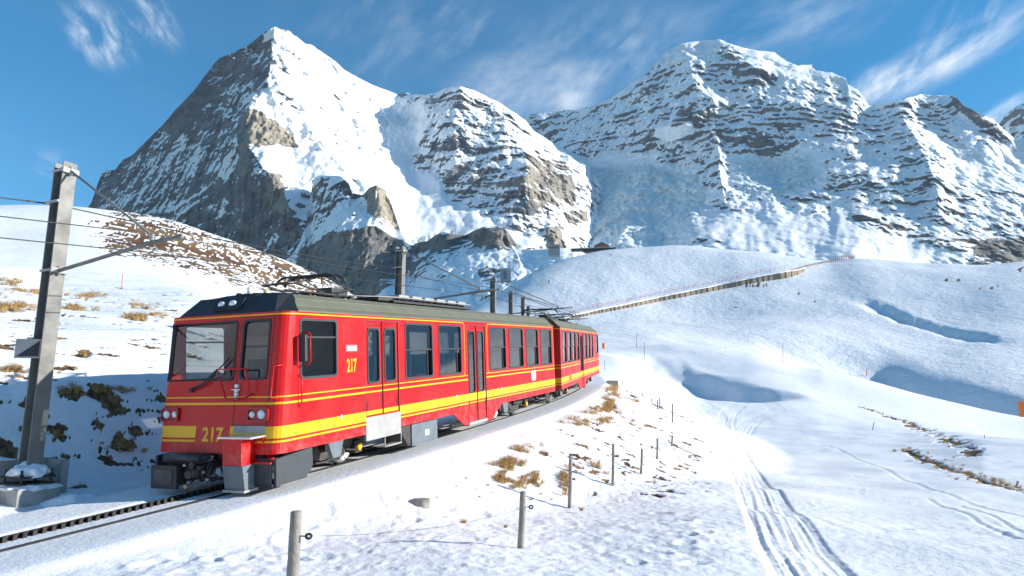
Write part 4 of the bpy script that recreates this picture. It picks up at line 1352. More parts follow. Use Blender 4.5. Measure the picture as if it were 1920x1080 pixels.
def door(parent, P, x0, x1, z0, z1, wz0, wz1, band=True, lines=True, label=None):
    """double leaf door standing a little back in its opening"""
    mid = (x0 + x1) / 2
    bm = bmesh.new()
    D = .022
    wins = [(x0 + .10, mid - .10), (mid + .10, x1 - .10)]
    ts = sorted({x0 + .006, x1 - .006, mid - .008, mid + .008, *[a for w in wins for a in w]})
    zs = sorted({z0 + .006, z1 - .006, wz0, wz1})
    cells(bm, ts, zs, lambda t, z: (mid - .008 < t < mid + .008) or any(a < t < b for a, b in wins) and wz0 < z < wz1, lambda t, z, d: P(t, z, d + D), .035)
    o = mesh_obj('door', bm, m_red, parent, label=label)
    for a, b in wins:
        bm = bmesh.new()
        ring(bm, rrect(a - .012, b + .012, wz0 - .012, wz1 + .012, .10), rrect(a + .03, b - .03, wz0 + .03, wz1 - .03, .08), P, .05, .008)
        mesh_obj('window_frame', bm, m_rub, o)
        bm = bmesh.new()
        pts = rrect(a, b, wz0, wz1, .08)
        bm.faces.new([bm.verts.new(P(*p, .035)) for p in pts])
        mesh_obj('pane', bm, m_glass, o, recalc=False)
    bm = bmesh.new()
    strip(bm, P, [(mid, z0 + .01), (mid, z1 - .01)], .03, .012)
    for x in (x0 + .005, x1 - .005):
        strip(bm, P, [(x, z0 + .01), (x, z1 - .01)], .018, -.002)
    strip(bm, P, [(x0, z1 - .006), (x1, z1 - .006)], .02, -.002)
    mesh_obj('door_seal', bm, m_rub, o)
    for x in (x0 + .07, x1 - .07):
        bm = bmesh.new()
        strip(bm, P, [(x, 1.12 if z0 > .6 else .72), (x, 1.32 if z0 > .6 else .92)], .028, .005)
        mesh_obj('handle', bm, m_rub, o)
    zb = max(.91, z0 + .02)
    for a, b in ((x0 + .01, mid - .018), (mid + .018, x1 - .01)):
        bm = bmesh.new()
        strip(bm, P, [(a, (zb + 1.11) / 2), (b, (zb + 1.11) / 2)], 1.11 - zb, .018)
        if z0 < .8:
            strip(bm, P, [(a, .855), (b, .855)], .035, .017)
        if lines:
            strip(bm, P, [(a, 1.605), (b, 1.605)], .022, .017); strip(bm, P, [(a, 1.495), (b, 1.495)], .035, .017)
        mesh_obj('lining', bm, m_yel, o)
    return o


def bogie(parent, xc, wb, power=True):
    o = None
    bm = bmesh.new()
    for sg in (-1, 1):
        y = -sg * .86
        prism(bm, [(xc - wb / 2 - .45, .50), (xc - wb / 2 - .2, .60), (xc - .35, .60), (xc - .25, .40), (xc + .25, .40), (xc + .35, .60), (xc + wb / 2 + .2, .60), (xc + wb / 2 + .45, .50), (xc + wb / 2 + .35, .36), (xc + wb / 2 - .3, .44), (xc + .3, .27), (xc - .3, .27), (xc - wb / 2 + .3, .44), (xc - wb / 2 - .35, .36)], 'y', y - .05, y + .05)
        for k in (-1, 1):
            x = xc + k * wb / 2
            box(bm, x - .12, x + .12, y - .13, y + .13, .24, .50, bev=.02)
            tube(bm, [(x - .22, y, .30), (x - .22, y, .58)], .05, 8); tube(bm, [(x + .22, y, .30), (x + .22, y, .58)], .05, 8)
        tube(bm, [(xc - .5, y - sg * -.05, .22), (xc - .1, y, .20), (xc + .5, y, .24)], .025, 6)
        box(bm, xc - .16, xc + .16, y - .11, y + .11, .44, .64, bev=.02)
        tube(bm, [(xc + .1, y, .5), (xc + wb / 2 - .3, y - sg * .1, .34), (xc + wb / 2, y - sg * .12, .30)], .02, 6)
    box(bm, xc - .25, xc + .25, -.8, .8, .42, .58)
    for k in (-1, 1):
        x = xc + k * wb / 2
        box(bm, x - k * .15 - .22, x - k * .15 + .22, -.42, .42, .26, .60, bev=.05)
    o = mesh_obj('bogie', bm, m_dark, parent)
    for k in (-1, 1):
        x = xc + k * wb / 2
        bm = bmesh.new()
        for sg in (-1, 1):
            y0 = -sg * .50
            lathe(bm, [(.02, -sg * .10 + y0), (.10, -sg * .10 + y0), (.12, -sg * .05 + y0), (.27, -sg * .045 + y0), (.30, -sg * .075 + y0), (.355, -sg * .07 + y0), (.365, sg * .05 + y0), (.395, sg * .06 + y0), (.395, sg * .09 + y0), (.1, sg * .09 + y0)], 28, 'y', (x, 0, .365))
        tube(bm, [(x, -.85, .365), (x, .85, .365)], .06, 10)
        mesh_obj('wheelset', bm, m_steel, o)
        for sg in (-1, 1):
            bm = bmesh.new()
            lathe(bm, [(.085, 0), (.085, -sg * .03), (.05, -sg * .05)], 14, 'y', (x, -sg * .99, .365))
            mesh_obj('axle_cap', bm, m_yel if k > 0 else m_lgrey, o)
    return o


def pantograph(parent, xc, zb=3.50, zt=3.98):
    bm = bmesh.new()
    for y in (-.5, .5):
        tube(bm, [(xc - .75, y, zb + .06), (xc + .75, y, zb + .06)], .028, 6)
    for x in (-.7, -.25, .25, .7):
        tube(bm, [(xc + x, -.55, zb + .06), (xc + x, .55, zb + .06)], .024, 6)
    for x in (-.7, .7):
        for y in (-.5, .5):
            lathe(bm, [(.05, 0), (.065, .02), (.045, .04), (.065, .06), (.04, .09)], 10, 'z', (xc + x, y, zb - .06))
    o = mesh_obj('pantograph', bm, m_dark, parent)
    bm = bmesh.new()
    kz = zb + .24
    for k in (-1, 1):
        for y in (-.42, .42):
            tube(bm, [(xc + k * .12, y, zb + .10), (xc + k * .98, y * .9, kz)], .022, 6)
            tube(bm, [(xc + k * .98, y * .9, kz), (xc + k * .06, y * .55, zt - .05)], .014, 6)
        tube(bm, [(xc + k * .98, -.42, kz), (xc + k * .98, .42, kz)], .018, 6)
        tube(bm, [(xc + k * .98, -.38, kz), (xc + k * .06, .23, zt - .05)], .010, 5)
        tube(bm, [(xc + k * .98, .38, kz), (xc + k * .06, -.23, zt - .05)], .010, 5)
    mesh_obj('arm', bm, m_dark, o)
    for k in (-1, 1):
        bm = bmesh.new()
        x = xc + k * .14
        pts = [(x, -.80, zt - .17), (x, -.72, zt - .06), (x, -.58, zt), (x, .58, zt), (x, .72, zt - .06), (x, .80, zt - .17)]
        tube(bm, pts, .026, 6)
        mesh_obj('collector_head', bm, m_dark, o)
    bm = bmesh.new()
    box(bm, xc + .35, xc + .95, -.30, .12, zb + .04, zb + .26, bev=.02)
    mesh_obj('drive_box', bm, m_plow, o)
    return o


def railcar(mw, L, layout, cab_at_far, label, front_detail):
    car = empty('railcar', mw)
    tag(car, label, 'train car', 'coupled cars of the red mountain train')
    PN = noseP(L, cab_at_far)
    n_end = L - .02
    # -------- side walls
    wins, doors = layout['windows'], layout['doors']
    x_in, x_out = (nose_x, None)
    for sg in (1, -1):
        P0 = sideP(sg)

        def P(t, z, d, P0=P0):
            # the cab-end edge of the side wall leans with the nose
            e = nose_x(z)
            if cab_at_far:
                lim = L - e
                if t > L - .61: t = (L - .61) + (t - (L - .61)) / .36 * (.61 - e) if t < L - .25 + 1e-6 else lim
            else:
                if t < .61: t = e + (t - .25) / .36 * (.61 - e)
            return P0(t, z, d)
        holes = [(a, b, 1.68 if w != 'cab' else 1.88, 2.95) for a, b, w in wins] + [(a, b, zb, 2.97) for a, b, zb, _ in doors]
        t0, t1 = (.03, L - .25) if cab_at_far else (.25, L - .03)
        brk = {t0, t1, (L - .61) if cab_at_far else .61}
        zb = {Z0, ZE}
        for a, b, c, d in holes: brk |= {a, b}; zb |= {max(c, Z0), d}
        bm = bmesh.new()
        cells(bm, sorted(brk), sorted(zb), lambda t, z: any(a < t < b and c < z < d for a, b, c, d in holes), P, .05)
        # lower edge: drops to pointed skirts beside the low doors
        low = [d for d in doors if d[2] < .6]
        for (a, b, zl, _) in low:
            for poly in ([(a - .95, .648), (a - .30, .30), (a, .28), (a, .648)], [(b, .648), (b, .26), (b + .30, .24), (b + 1.15, .648)]):
                prism(bm, poly, 'y', -sg * HW, -sg * (HW - .05))
        wall = mesh_obj('side_wall', bm, m_red, car)
        bm = bmesh.new()
        segs = []
        xs = [t0 + (.0 if cab_at_far else .95)]
        for a, b, zl, _ in sorted(doors): xs += [a - .03, b + .03]
        xs.append(t1 - (.95 if cab_at_far else .03))
        for a, b in zip(xs[::2], xs[1::2]):
            for z in (1.415, 1.335, 1.255, 1.175, .775, .70):
                box(bm, a + .02, b - .02, -sg * HW - .007, -sg * HW + .007, z, z + .022)
        mesh_obj('ribbing', bm, m_red, wall)
        # lining
        bm = bmesh.new()
        d_sorted = sorted(doors)
        spans = []
        cur = t0 + (0 if cab_at_far else .0)
        for a, b, zl, _ in d_sorted:
            spans.append((cur, a - .012)); cur = b + .012
        spans.append((cur, t1))
        for a, b in spans:
            for z, w in ((1.01, .20), (.855, .035), (1.605, .022), (1.495, .038)):
                strip(bm, P, [(a, z), (b, z)], w)
        for seg in layout['top_lines']:
            strip(bm, P, seg, .024)
        mesh_obj('yellow_lining', bm, m_yel, wall)
        for a, b, w in wins:
            if w == 'cab':
                window('window', car, P, a, b, 1.88, 2.95, rad=.06, split=2.62, gl=m_glassc)
            elif w == 'open':
                window('window', car, P, a, b, 1.68, 2.95, split=2.34, gap=.30)
            else:
                window('window', car, P, a, b, 1.68, 2.95, split=2.34, gap=.22 if sg > 0 else .05)
        for a, b, zl, wz in doors:
            door(car, P0, a, b, zl, 2.97, wz, 2.82, lines=zl > .6)
        # bolts and marker discs on the lining
        for x in layout['discs']:
            bm = bmesh.new()
            lathe(bm, [(.035, 0), (.035, -sg * .012), (.02, -sg * .018)], 12, 'y', (x, -sg * (HW + .002), 1.10))
            mesh_obj('marker_disc', bm, m_white, wall)
    # -------- cab end
    oc = layout['nose']
    ts = sorted({-HW, HW, *[math.copysign(CK + .25 * k / 6, s) for s in (-1, 1) for k in range(7)], *[v for w in oc for v in w[:2]], *oc_extra})
    zs = sorted({Z0, ZE, *[v for w in oc for v in w[2:4]]})
    bm = bmesh.new()
    cells(bm, ts, zs, lambda t, z: any(a < t < b and c < z < d for a, b, c, d in oc), PN, .045)
    for f in bm.faces: f.smooth = False
    nose = mesh_obj('cab_front', bm, m_red, car)
    for a, b, c, d in oc:
        window('windscreen', car, PN, a, b, c, d, rad=.08, gl=m_glassc, rim=.03)
    bm = bmesh.new()
    def around(z, w, a, b):
        tt = [t for t in ts if a < t < b]
        strip(bm, PN, [(t, z) for t in [a] + tt + [b]], w)
    for a, b in ((-HW, -.42), (.34, HW)) if not cab_at_far else ((-HW, HW),):
        around(1.01, .20, a, b); around(.855, .035, a, b)
    around(1.605, .022, -HW, HW); around(1.495, .038, -HW, HW); around(3.035, .024, -HW, HW)
    mesh_obj('yellow_lining', bm, m_yel, nose)
    # -------- plain end wall with the corridor bellows side
    e0 = 0.0 if cab_at_far else L
    sgn = 1 if cab_at_far else -1
    bm = bmesh.new()
    x0, x1 = sorted((e0, e0 + sgn * .05))
    prism(bm, [(-HW + .004, .66), (HW - .004, .66), (HW - .004, 3.076), (1.0, 3.44), (-1.0, 3.44), (-HW + .004, 3.076)], 'x', x0, x1)
    ew = mesh_obj('end_wall', bm, m_redd, car)
    bm = bmesh.new()
    for z, w in ((1.01, .20), (.855, .035), (1.605, .022), (1.495, .038), (3.036, .024)):
        box(bm, *sorted((e0 - sgn * .004, e0 + sgn * .02)), -HW + .006, HW - .006, z - w / 2, z + w / 2)
    mesh_obj('yellow_lining', bm, m_yel, ew)
    bm = bmesh.new()
    xa, xb = sorted((e0, e0 - sgn * .28))
    for i in range(5):
        x = xa + (xb - xa) * (i + .1) / 5
        box(bm, x, x + .03, -.62, .62, .9, 3.0)
    box(bm, xa, xb, -.55, .55, .95, 2.95)
    mesh_obj('bellows', bm, m_rub, ew)
    bm = bmesh.new()
    for y in (-.7, .7):
        bm = bmesh.new()
        tube(bm, [(e0, y, .78), (e0 - sgn * .16, y, .62), (e0 - sgn * .30, y, .58)], .03, 6)
        mesh_obj('jumper_cable', bm, m_rub, ew)
    # -------- roof
    bm = bmesh.new()
    prof = [(HW + .012, 3.075), (HW + .012, 3.10), (1.24, 3.20), (1.12, 3.34), (1.00, 3.43), (.6, 3.485), (0, 3.50), (-.6, 3.485), (-1.00, 3.43), (-1.12, 3.34), (-1.24, 3.20), (-HW - .012, 3.10), (-HW - .012, 3.075)]
    if cab_at_far: xs_ = lambda z: (0.0, L - .57 - (z - 3.08) * .95)
    else: xs_ = lambda z: (.57 + (z - 3.08) * .95, L)
    A = [bm.verts.new((xs_(z)[0], y, z)) for y, z in prof]; B = [bm.verts.new((xs_(z)[1], y, z)) for y, z in prof]
    for i in range(len(prof) - 1):
        bm.faces.new((A[i], A[i + 1], B[i + 1], B[i]))
    bm.faces.new(A); bm.faces.new(B[::-1]); bm.faces.new((A[0], B[0], B[-1], A[-1]))
    for k in (1.19, 1.07):
        pass
    roof = mesh_obj('roof', bm, m_roof, car)
    bm = bmesh.new()
    for sg in (-1, 1):
        for (y, z) in ((1.25, 3.19), (1.13, 3.33)):
            a, b = xs_(z)
            box(bm, a + .02, b - .02, -sg * y - .007, -sg * y + .007, z - .007, z + .007)
    mesh_obj('roof_rib', bm, m_roof, roof)
    # black raked hood over the cab
    bm = bmesh.new()
    q = []
    for (x, y, z) in ((.30, 1.10, 3.082), (.30, -1.10, 3.082), (.575, -HW - .014, 3.082), (.92, -.98, 3.445), (.92, 0, 3.515), (.92, .98, 3.445), (.575, HW + .014, 3.082), (.62, .90, 3.41), (.62, -.90, 3.41)):
        q.append(bm.verts.new((L - x if cab_at_far else x, y, z)))
    for f in ((0, 1, 8, 7), (1, 2, 3, 8), (8, 3, 4, 5, 7), (7, 5, 6, 0), (0, 6, 2, 1), (2, 6, 5, 4, 3)):
        bm.faces.new([q[i] for i in f])
    hood = mesh_obj('hood', bm, m_hood, car)
    # -------- inside
    bm = bmesh.new()
    box(bm, .45, L - .45, -1.26, 1.26, 1.02, 1.08)
    floor = mesh_obj('floor', bm, m_floor, car)
    bm = bmesh.new()
    box(bm, .7, L - .1, -1.2, 1.2, 3.0, 3.05)
    mesh_obj('saloon_ceiling', bm, m_inner, car)
    cabx = L - 2.15 if cab_at_far else 2.15
    bm = bmesh.new()
    box(bm, cabx - .03, cabx + .03, -1.25, 1.25, 1.08, 3.0)
    part = mesh_obj('cab_partition', bm, m_beige, car)
    if not cab_at_far:
        bm = bmesh.new()
        box(bm, cabx - .34, cabx - .031, .02, .95, 1.5, 2.72, bev=.02)
        mesh_obj('cab_cupboard', bm, m_beige, part)
        bm = bmesh.new(); box(bm, cabx - .345, cabx - .034, .0, .97, 2.48, 2.54); mesh_obj('cupboard_trim', bm, m_rub, part)
        bm = bmesh.new()
        box(bm, .62, 1.0, -.9, 1.12, 1.1, 1.80, bev=.03)
        mesh_obj('driving_desk', bm, m_grey, car)
        bm = bmesh.new()
        box(bm, 1.25, 1.7, .2, .7, 1.45, 1.55, bev=.03); box(bm, 1.62, 1.72, .2, .7, 1.5, 2.25, bev=.04); tube(bm, [(1.47, .45, 1.08), (1.47, .45, 1.46)], .05)
        mesh_obj('driver_seat', bm, m_seat, car)
    seat_me = None
    x = 4.4 if not cab_at_far else .6
    while x < L - 1.0 and (not cab_at_far or x < L - 3.0):
        if not any(a - .5 < x < b + .2 for a, b, _, _ in doors):
            for y0 in (-1.2, .3):
                if seat_me is None:
                    bm = bmesh.new()
                    prism(bm, [(0, .02), (.42, 0), (.42, .03), (.52, .06), (.54, .78), (.46, .80), (.38, .14), (0, .14)], 'y', 0, .9)
                    seat_me = mesh_obj('seat', bm, m_seat, car); seat_me.location = (x, y0, 1.42)
                else:
                    inst('seat', seat_me.data, car, (x, y0, 1.42))
        x += .86
    # -------- underframe
    bm = bmesh.new()
    box(bm, .5, L - .4, -1.15, 1.15, .70, 1.0)
    for x in (layout['bogies'][0] + 2.2, layout['bogies'][0] + 4.2):
        box(bm, x, x + .8, .3, 1.05, .30, .70, bev=.02)
        tube(bm, [(x - .5, 1.0, .52), (x + 1.6, 1.0, .50)], .03, 6)
    tube(bm, [(2.0, -1.02, .60), (L - 2, -1.02, .60)], .022, 6)
    mesh_obj('underframe', bm, m_dark, car)
    for x in layout['bogies']: bogie(car, x, 1.9)
    if layout.get('box'):
        a, b = layout['box']
        bm = bmesh.new()
        box(bm, a, b, -HW + .06, -.6, .13, .62, bev=.02)
        bx = mesh_obj('equipment_box', bm, m_grey, car)
        bm = bmesh.new()
        box(bm, a + .62, a + .82, -HW + .051, -HW + .066, .30, .43)
        mesh_obj('data_label', bm, m_white, bx)
        bm = bmesh.new()
        prism(bm, [(a - .55, .64), (a, .64), (a, .16), (a - .12, .16)], 'y', -HW + .10, -.7)
        mesh_obj('cable_tray', bm, m_dark, bx)
    for (x, kx) in layout.get('brackets', ()):
        bm = bmesh.new()
        prism(bm, [(x - .25, .66), (x + .25, .66), (x + .14, .34), (x - .10, .34)], 'y', -HW + .05, -HW + .14)
        mesh_obj('skirt_bracket', bm, m_grey, car)
    for x in layout['pantos']: pantograph(car, x)
    return car, nose, roof, hood


oc_extra = (-.42, .34)
Lc = 15.56
mw1 = Matrix.Translation((T_O.x - .040 * T_R.x, T_O.y - .040 * T_R.y, T_Z0)) @ Matrix.Rotation(math.pi / 2 - T_YAW, 4, 'Z') @ Matrix.Rotation(-T_SL, 4, 'Y')


def arc(cx, cz, r, a0, a1, n=5):
    return [(cx + r * math.cos(math.radians(a0 + (a1 - a0) * i / n)), cz + r * math.sin(math.radians(a0 + (a1 - a0) * i / n))) for i in range(n + 1)]


fx0, fx1, fz0, fz1, fr = 9.12, 15.46, 1.612, 3.036, .12
frame2 = arc(fx1 - fr, fz1 - fr, fr, 0, 90) + arc(fx0 + fr, fz1 - fr, fr, 90, 180) + arc(fx0 + fr, fz0 + fr, fr, 180, 270)
frame2 = [(fx1, fz0)] + frame2
top1 = [(.25, 3.036), (.61, 3.036)] + [(7.56 - .12, 3.036)] + arc(7.56 - .12, 3.036 - .12, .12, 90, 0) + arc(7.56 - .12, 1.612 + .12, .12, 0, -90)
layout1 = dict(
    windows=[(.64, 1.74, 'cab'), (4.36, 5.70, ''), (6.03, 7.35, ''), (9.30, 10.60, ''), (10.88, 12.18, ''), (12.46, 13.72, ''), (13.98, 15.25, '')],
    doors=[(2.73, 4.06, 1.0, 1.67), (7.74, 8.99, .34, 1.12)],
    top_lines=[top1, frame2], discs=[1.85, 6.98, 10.15],
    nose=[(-1.30, .32, 1.90, 2.95), (.45, 1.045, 1.91, 2.95)],
    bogies=[2.05, 12.35], box=(4.70, 5.98), brackets=[(1.75, 0), (10.55, 0)], pantos=[2.75])
front, nose1, roof1, hood1 = railcar(mw1, Lc, layout1, False, 'front railcar with flat cab, twin doors and yellow 217 on its nose', True)


def part(name, fn, m, parent, label=None, smooth=False):
    bm = bmesh.new(); fn(bm)
    return mesh_obj(name, bm, m, parent, label=label, smooth=smooth)


P1 = sideP(1)
PN1 = noseP(Lc, False)
# grey panel under the first door and the folding step
part('kick_panel', lambda bm: box(bm, 2.71, 4.10, -HW - .006, -HW + .04, .51, .985, bev=.004), m_lgrey, front)


def _step(bm):
    for x in (3.45, 4.13): tube(bm, [(x, -HW + .02, .52), (x, -HW + .02, .30)], .016, 6)
    tube(bm, [(3.45, -HW + .02, .30), (4.13, -HW + .02, .30)], .020, 6)
    box(bm, 3.45, 4.13, -HW + .02, -HW + .22, .285, .305)


part('step', _step, m_lgrey, front)
part('door_sill', lambda bm: box(bm, 7.74, 8.99, -HW - .01, -.9, .255, .335, bev=.004), m_lgrey, front)
# cab front details
Rx = Matrix.Rotation(math.radians(90), 4, 'X')


def nose_M(t, z, off=.004):
    p = PN1(t, z, -off)
    # text reads from outside the nose: right = +lateral, up leans back
    right = Vector((0, -1, 0)); up = Vector((.12, 0, 1)).normalized(); nrm = right.cross(up)
    return Matrix(((right.x, up.x, nrm.x, p.x), (right.y, up.y, nrm.y, p.y), (right.z, up.z, nrm.z, p.z), (0, 0, 0, 1)))


text_mesh('number', '217', .235, m_yel, front, nose_M(-.04, .955), width=.92)
sM = Matrix(((1, 0, 0, 2.22), (0, 0, -1, -HW - .005), (0, 1, 0, 2.05), (0, 0, 0, 1)))
text_mesh('number', '217', .25, m_yel, front, sM, width=.62)
pl = part('name_plate', lambda bm: prism(bm, rrect(2.02, 2.43, 2.34, 2.475, .03), 'y', -HW - .008, -HW + .002), mat('pink_enamel', (.62, .13, .13), .4), front)
part('plate_text_bar', lambda bm: [box(bm, 2.06, 2.39, -HW - .011, -HW - .006, 2.425, 2.445), box(bm, 2.07, 2.385, -HW - .011, -HW - .006, 2.385, 2.412), box(bm, 2.06, 2.39, -HW - .011, -HW - .006, 2.357, 2.368)], m_white, pl)
bd = part('coat_of_arms', lambda bm: prism(bm, [(12.88, 1.50), (12.98, 1.53), (13.03, 1.50), (13.14, 1.50), (13.2, 1.53), (13.32, 1.50), (13.34, 1.38), (13.32, 1.22), (13.2, 1.17), (13.02, 1.17), (12.92, 1.21), (12.89, 1.36)], 'y', -HW - .014, -HW + .002), m_white, front)
part('crest_marks', lambda bm: [tube(bm, [(x, -HW - .017, z), (x + .09, -HW - .017, z + .02), (x + .13, -HW - .017, z - .06)], .012, 5) for x, z in ((12.95, 1.46), (13.13, 1.44), (12.97, 1.33), (13.13, 1.29), (13.0, 1.24))], m_pole, bd)


def lampbox(bm, t0, t1, z0, z1):
    ring(bm, rrect(t0, t1, z0, z1, .05), rrect(t0 + .035, t1 - .035, z0 + .035, z1 - .035, .04), PN1, .02, -.045)
    pts = rrect(t0 + .035, t1 - .035, z0 + .035, z1 - .035, .04)
    bm.faces.new([bm.verts.new(PN1(*p, -.006)) for p in pts])


def lens(bm, t, z, r):
    c = PN1(t, z, -.012)
    lathe(bm, [(r, .02), (r, -.01), (r * .8, -.025), (r * .3, -.034)], 18, 'x', c)


for t0, t1, a, ra, b, rb in ((-1.24, -.84, -1.13, .075, -.94, .062), (.70, 1.14, .80, .062, 1.00, .085)):
    hb = part('headlight_housing', lambda bm: lampbox(bm, t0, t1, 1.19, 1.43), m_redd, front)
    for t, r in ((a, ra), (b, rb)):
        part('headlight', lambda bm: lens(bm, t, 1.31, r), m_lens, hb)


def hoodM(x, z):
    return x


def _hl(bm):
    c = [(-.36, 3.15), (.20, 3.15), (.27, 3.20), (.22, 3.37), (-.34, 3.37), (-.40, 3.30)]
    def P(t, z, d):
        x = .30 + (z - 3.082) / (3.41 - 3.082) * .32
        return Vector((x + d * .7, -t, z - d * .7))
    A = [bm.verts.new(P(t, z, -.03)) for t, z in c]; B = [bm.verts.new(P(t, z, .01)) for t, z in c]
    bm.faces.new(A)
    for i in range(len(c)): bm.faces.new((A[i], A[(i + 1) % len(c)], B[(i + 1) % len(c)], B[i]))


tl = part('top_light_housing', _hl, m_rub, front)
for t, r in ((-.24, .075), (.02, .085)):
    def _l(bm):
        z = 3.262; x = .30 + (z - 3.082) / .328 * .32
        lathe(bm, [(r, .03), (r, -.035), (r * .75, -.05), (r * .2, -.056)], 18, 'x', (x, -t, z + .0))
    part('top_light', _l, m_lens, tl)
part('antenna', lambda bm: lathe(bm, [(.05, 0), (.045, .07), (.045, .11), (.02, .125)], 12, 'z', (.80, -.10, 3.48)), m_white, front)
part('antenna', lambda bm: lathe(bm, [(.05, 0), (.05, .05), (.02, .06)], 12, 'z', (.72, .08, 3.44)), m_rub, front)
part('beacon', lambda bm: lathe(bm, [(.06, 0), (.055, .09), (.03, .10)], 12, 'z', (.98, -.34, 3.46)), mat('beacon_yellow', (.72, .66, .30), .4), front)
part('roof_walkway', lambda bm: [tube(bm, [(1.0, -.35, 3.56), (1.8, -.35, 3.57)], .022, 6), tube(bm, [(1.0, -.75, 3.53), (1.8, -.75, 3.53)], .018, 6)], m_dark, front)


def _seam(bm):
    strip(bm, PN1, [(.385, 1.0), (.385, 3.0)], .016, -.003)
    strip(bm, PN1, [(1.11, 1.0), (1.11, 3.0)], .016, -.003)
    strip(bm, PN1, [(.385, 1.13), (1.11, 1.13)], .014, -.003); strip(bm, PN1, [(.385, 3.0), (1.11, 3.0)], .014, -.003)


part('door_seam', _seam, m_rub, front)
part('front_handrail', lambda bm: tube(bm, [PN1(.78, 1.66, -.02), PN1(.70, 1.60, -.10), PN1(.30, 1.58, -.12), PN1(.06, 2.10, -.14), PN1(.70, 2.10, -.14), PN1(.78, 1.70, -.1)], .017, 8), m_red, front)
part('front_handrail', lambda bm: tube(bm, [PN1(1.26, 2.14, -.02), PN1(1.17, 2.13, -.09), PN1(1.16, 1.60, -.09), PN1(1.22, 1.57, -.01)], .017, 8), m_red, front)


def _wiper(bm):
    tube(bm, [PN1(-.62, 1.75, -.03), PN1(-.30, 1.86, -.06), PN1(-.02, 2.10, -.05)], .014, 6)
    tube(bm, [PN1(-.55, 1.73, -.03), PN1(-.26, 1.84, -.06), PN1(.04, 2.06, -.05)], .011, 6)
    tube(bm, [PN1(-.16, 1.96, -.035), PN1(.22, 2.30, -.03)], .012, 6)
    lathe(bm, [(.05, 0), (.04, -.05)], 10, 'x', PN1(-.60, 1.74, -.0))


part('wiper', _wiper, m_rub, front)


def _chain(bm):
    for z in (1.60, 1.66, 1.72, 1.80): lathe(bm, [(.02, .02), (.035, 0), (.035, -.05), (.02, -.06)], 10, 'x', PN1(.43, z, 0))
    tube(bm, [PN1(.34, 1.74, -.05), PN1(.52, 1.74, -.05)], .012, 6)


part('lock_fitting', _chain, m_white, front)
part('footplate', lambda bm: box(bm, -.34, .08, -1.13, -.42, 1.0 - .055, .975, bev=.004), m_alu, front)
part('threshold_panel', lambda bm: [bm.faces.new([bm.verts.new(PN1(t, z, -.008)) for t, z in ((.42, 1.0), (1.09, 1.0), (1.09, 1.12), (.42, 1.12))])], m_lgrey, front)


def _stepbox(bm):
    box(bm, -.30, .06, -.90, -.50, .50, .944, bev=.01)
    prism(bm, [(-.02, .94), (.10, .94), (.30, .52), (.16, .52)], 'y', -1.10, -1.06)
    prism(bm, [(-.02, .94), (.10, .94), (.30, .52), (.16, .52)], 'y', -.94, -.905)
    box(bm, -.05, .32, -1.28, -.905, .50, .53, bev=.005)


part('step_box', _stepbox, m_red, front)
part('step_foot', lambda bm: prism(bm, [(-.30, .498), (.02, .498), (.02, .10), (-.24, .10)], 'y', -.92, -.50), m_grey, front)
part('step_rim', lambda bm: box(bm, -.28, .05, -.94, -.48, .06, .098), m_lgrey, front)


def _plow(bm):
    prism(bm, [(.02, .58), (.98, .64), (1.0, .34), (.92, .22), (.76, .17), (.02, .12)], 'y', -HW + .02, -HW + .07)
    prism(bm, [(-.02, .50), (.02, .58), (.02, .12), (-.02, .12)], 'y', -HW + .10, -.93)
    box(bm, -.02, .9, -HW + .07, -.95, .12, .17)


part('snow_plough', _plow, m_plow, front)
part('snow_plough', lambda bm: prism(bm, [(.02, .58), (.98, .62), (1.0, .30), (.76, .17), (.02, .12)], 'y', HW - .07, HW - .02), m_plow, front)
part('guard_plate', lambda bm: prism(bm, [(-.10, .62), (.42, .62), (.42, .40), (.30, .22), (.10, .16)], 'x', -.10, -.06), m_lgrey, front)
part('buffer_beam', lambda bm: box(bm, .06, .5, -1.0, 1.05, .42, .64), m_dark, front)


def _cyl(bm):
    tube(bm, [(-.26, .78, .60), (-.26, -.02, .60)], .085, 16)
    for y in (-.02, .30, .72): tube(bm, [(-.26, y, .60), (.1, y, .60)], .04, 8)


part('coupling_cylinder', _cyl, m_plow, front)


def _coup(bm):
    box(bm, -.42, -.02, .38, .86, .15, .47, bev=.03)
    box(bm, -.47, -.40, .33, .91, .11, .50, bev=.015)
    tube(bm, [(.0, 0, .40), (-.55, 0, .38)], .07, 10)


cp = part('coupling_head', _coup, m_dark, front)
part('coupling_face', lambda bm: box(bm, -.482, -.472, .42, .84, .18, .44), m_plow, cp)


def _hoses(bm):
    r_ = random.Random(4)
    for i in range(9):
        y = .30 - i * .075
        z = .56 - .04 * (i % 3)
        tube(bm, [(.0, y, z), (-.22, y + .02, z - .03), (-.30 - .05 * (i % 2), y - .02, .36), (-.22, y - .05, .22 + .03 * (i % 3)), (-.02, y - .03, .24)], .022, 7)
    box(bm, -.30, -.05, -.10, .22, .30, .42, bev=.02)
    lathe(bm, [(.06, 0), (.06, -.08)], 12, 'x', (-.30, .10, .50)); lathe(bm, [(.045, 0), (.045, -.10)], 12, 'x', (-.30, -.08, .46))


part('brake_hoses', _hoses, m_dark, front)
part('hose_couplings', lambda bm: [lathe(bm, [(.03, 0), (.035, -.05), (.02, -.07)], 10, 'x', (-.33, y, z)) for y, z in ((.24, .50), (.05, .33), (-.16, .40), (-.25, .28), (.15, .22))], m_steel, front)
part('tail_lamp', lambda bm: lathe(bm, [(.04, 0), (.04, -.05), (.02, -.06)], 10, 'x', (-.40, .16, .16)), mat('amber', (.55, .30, .12), .4), front)
# mirror by the cab window


def _mirror(bm):
    box(bm, .52, .60, -HW - .20, -HW - .05, 2.18, 2.66, bev=.02)


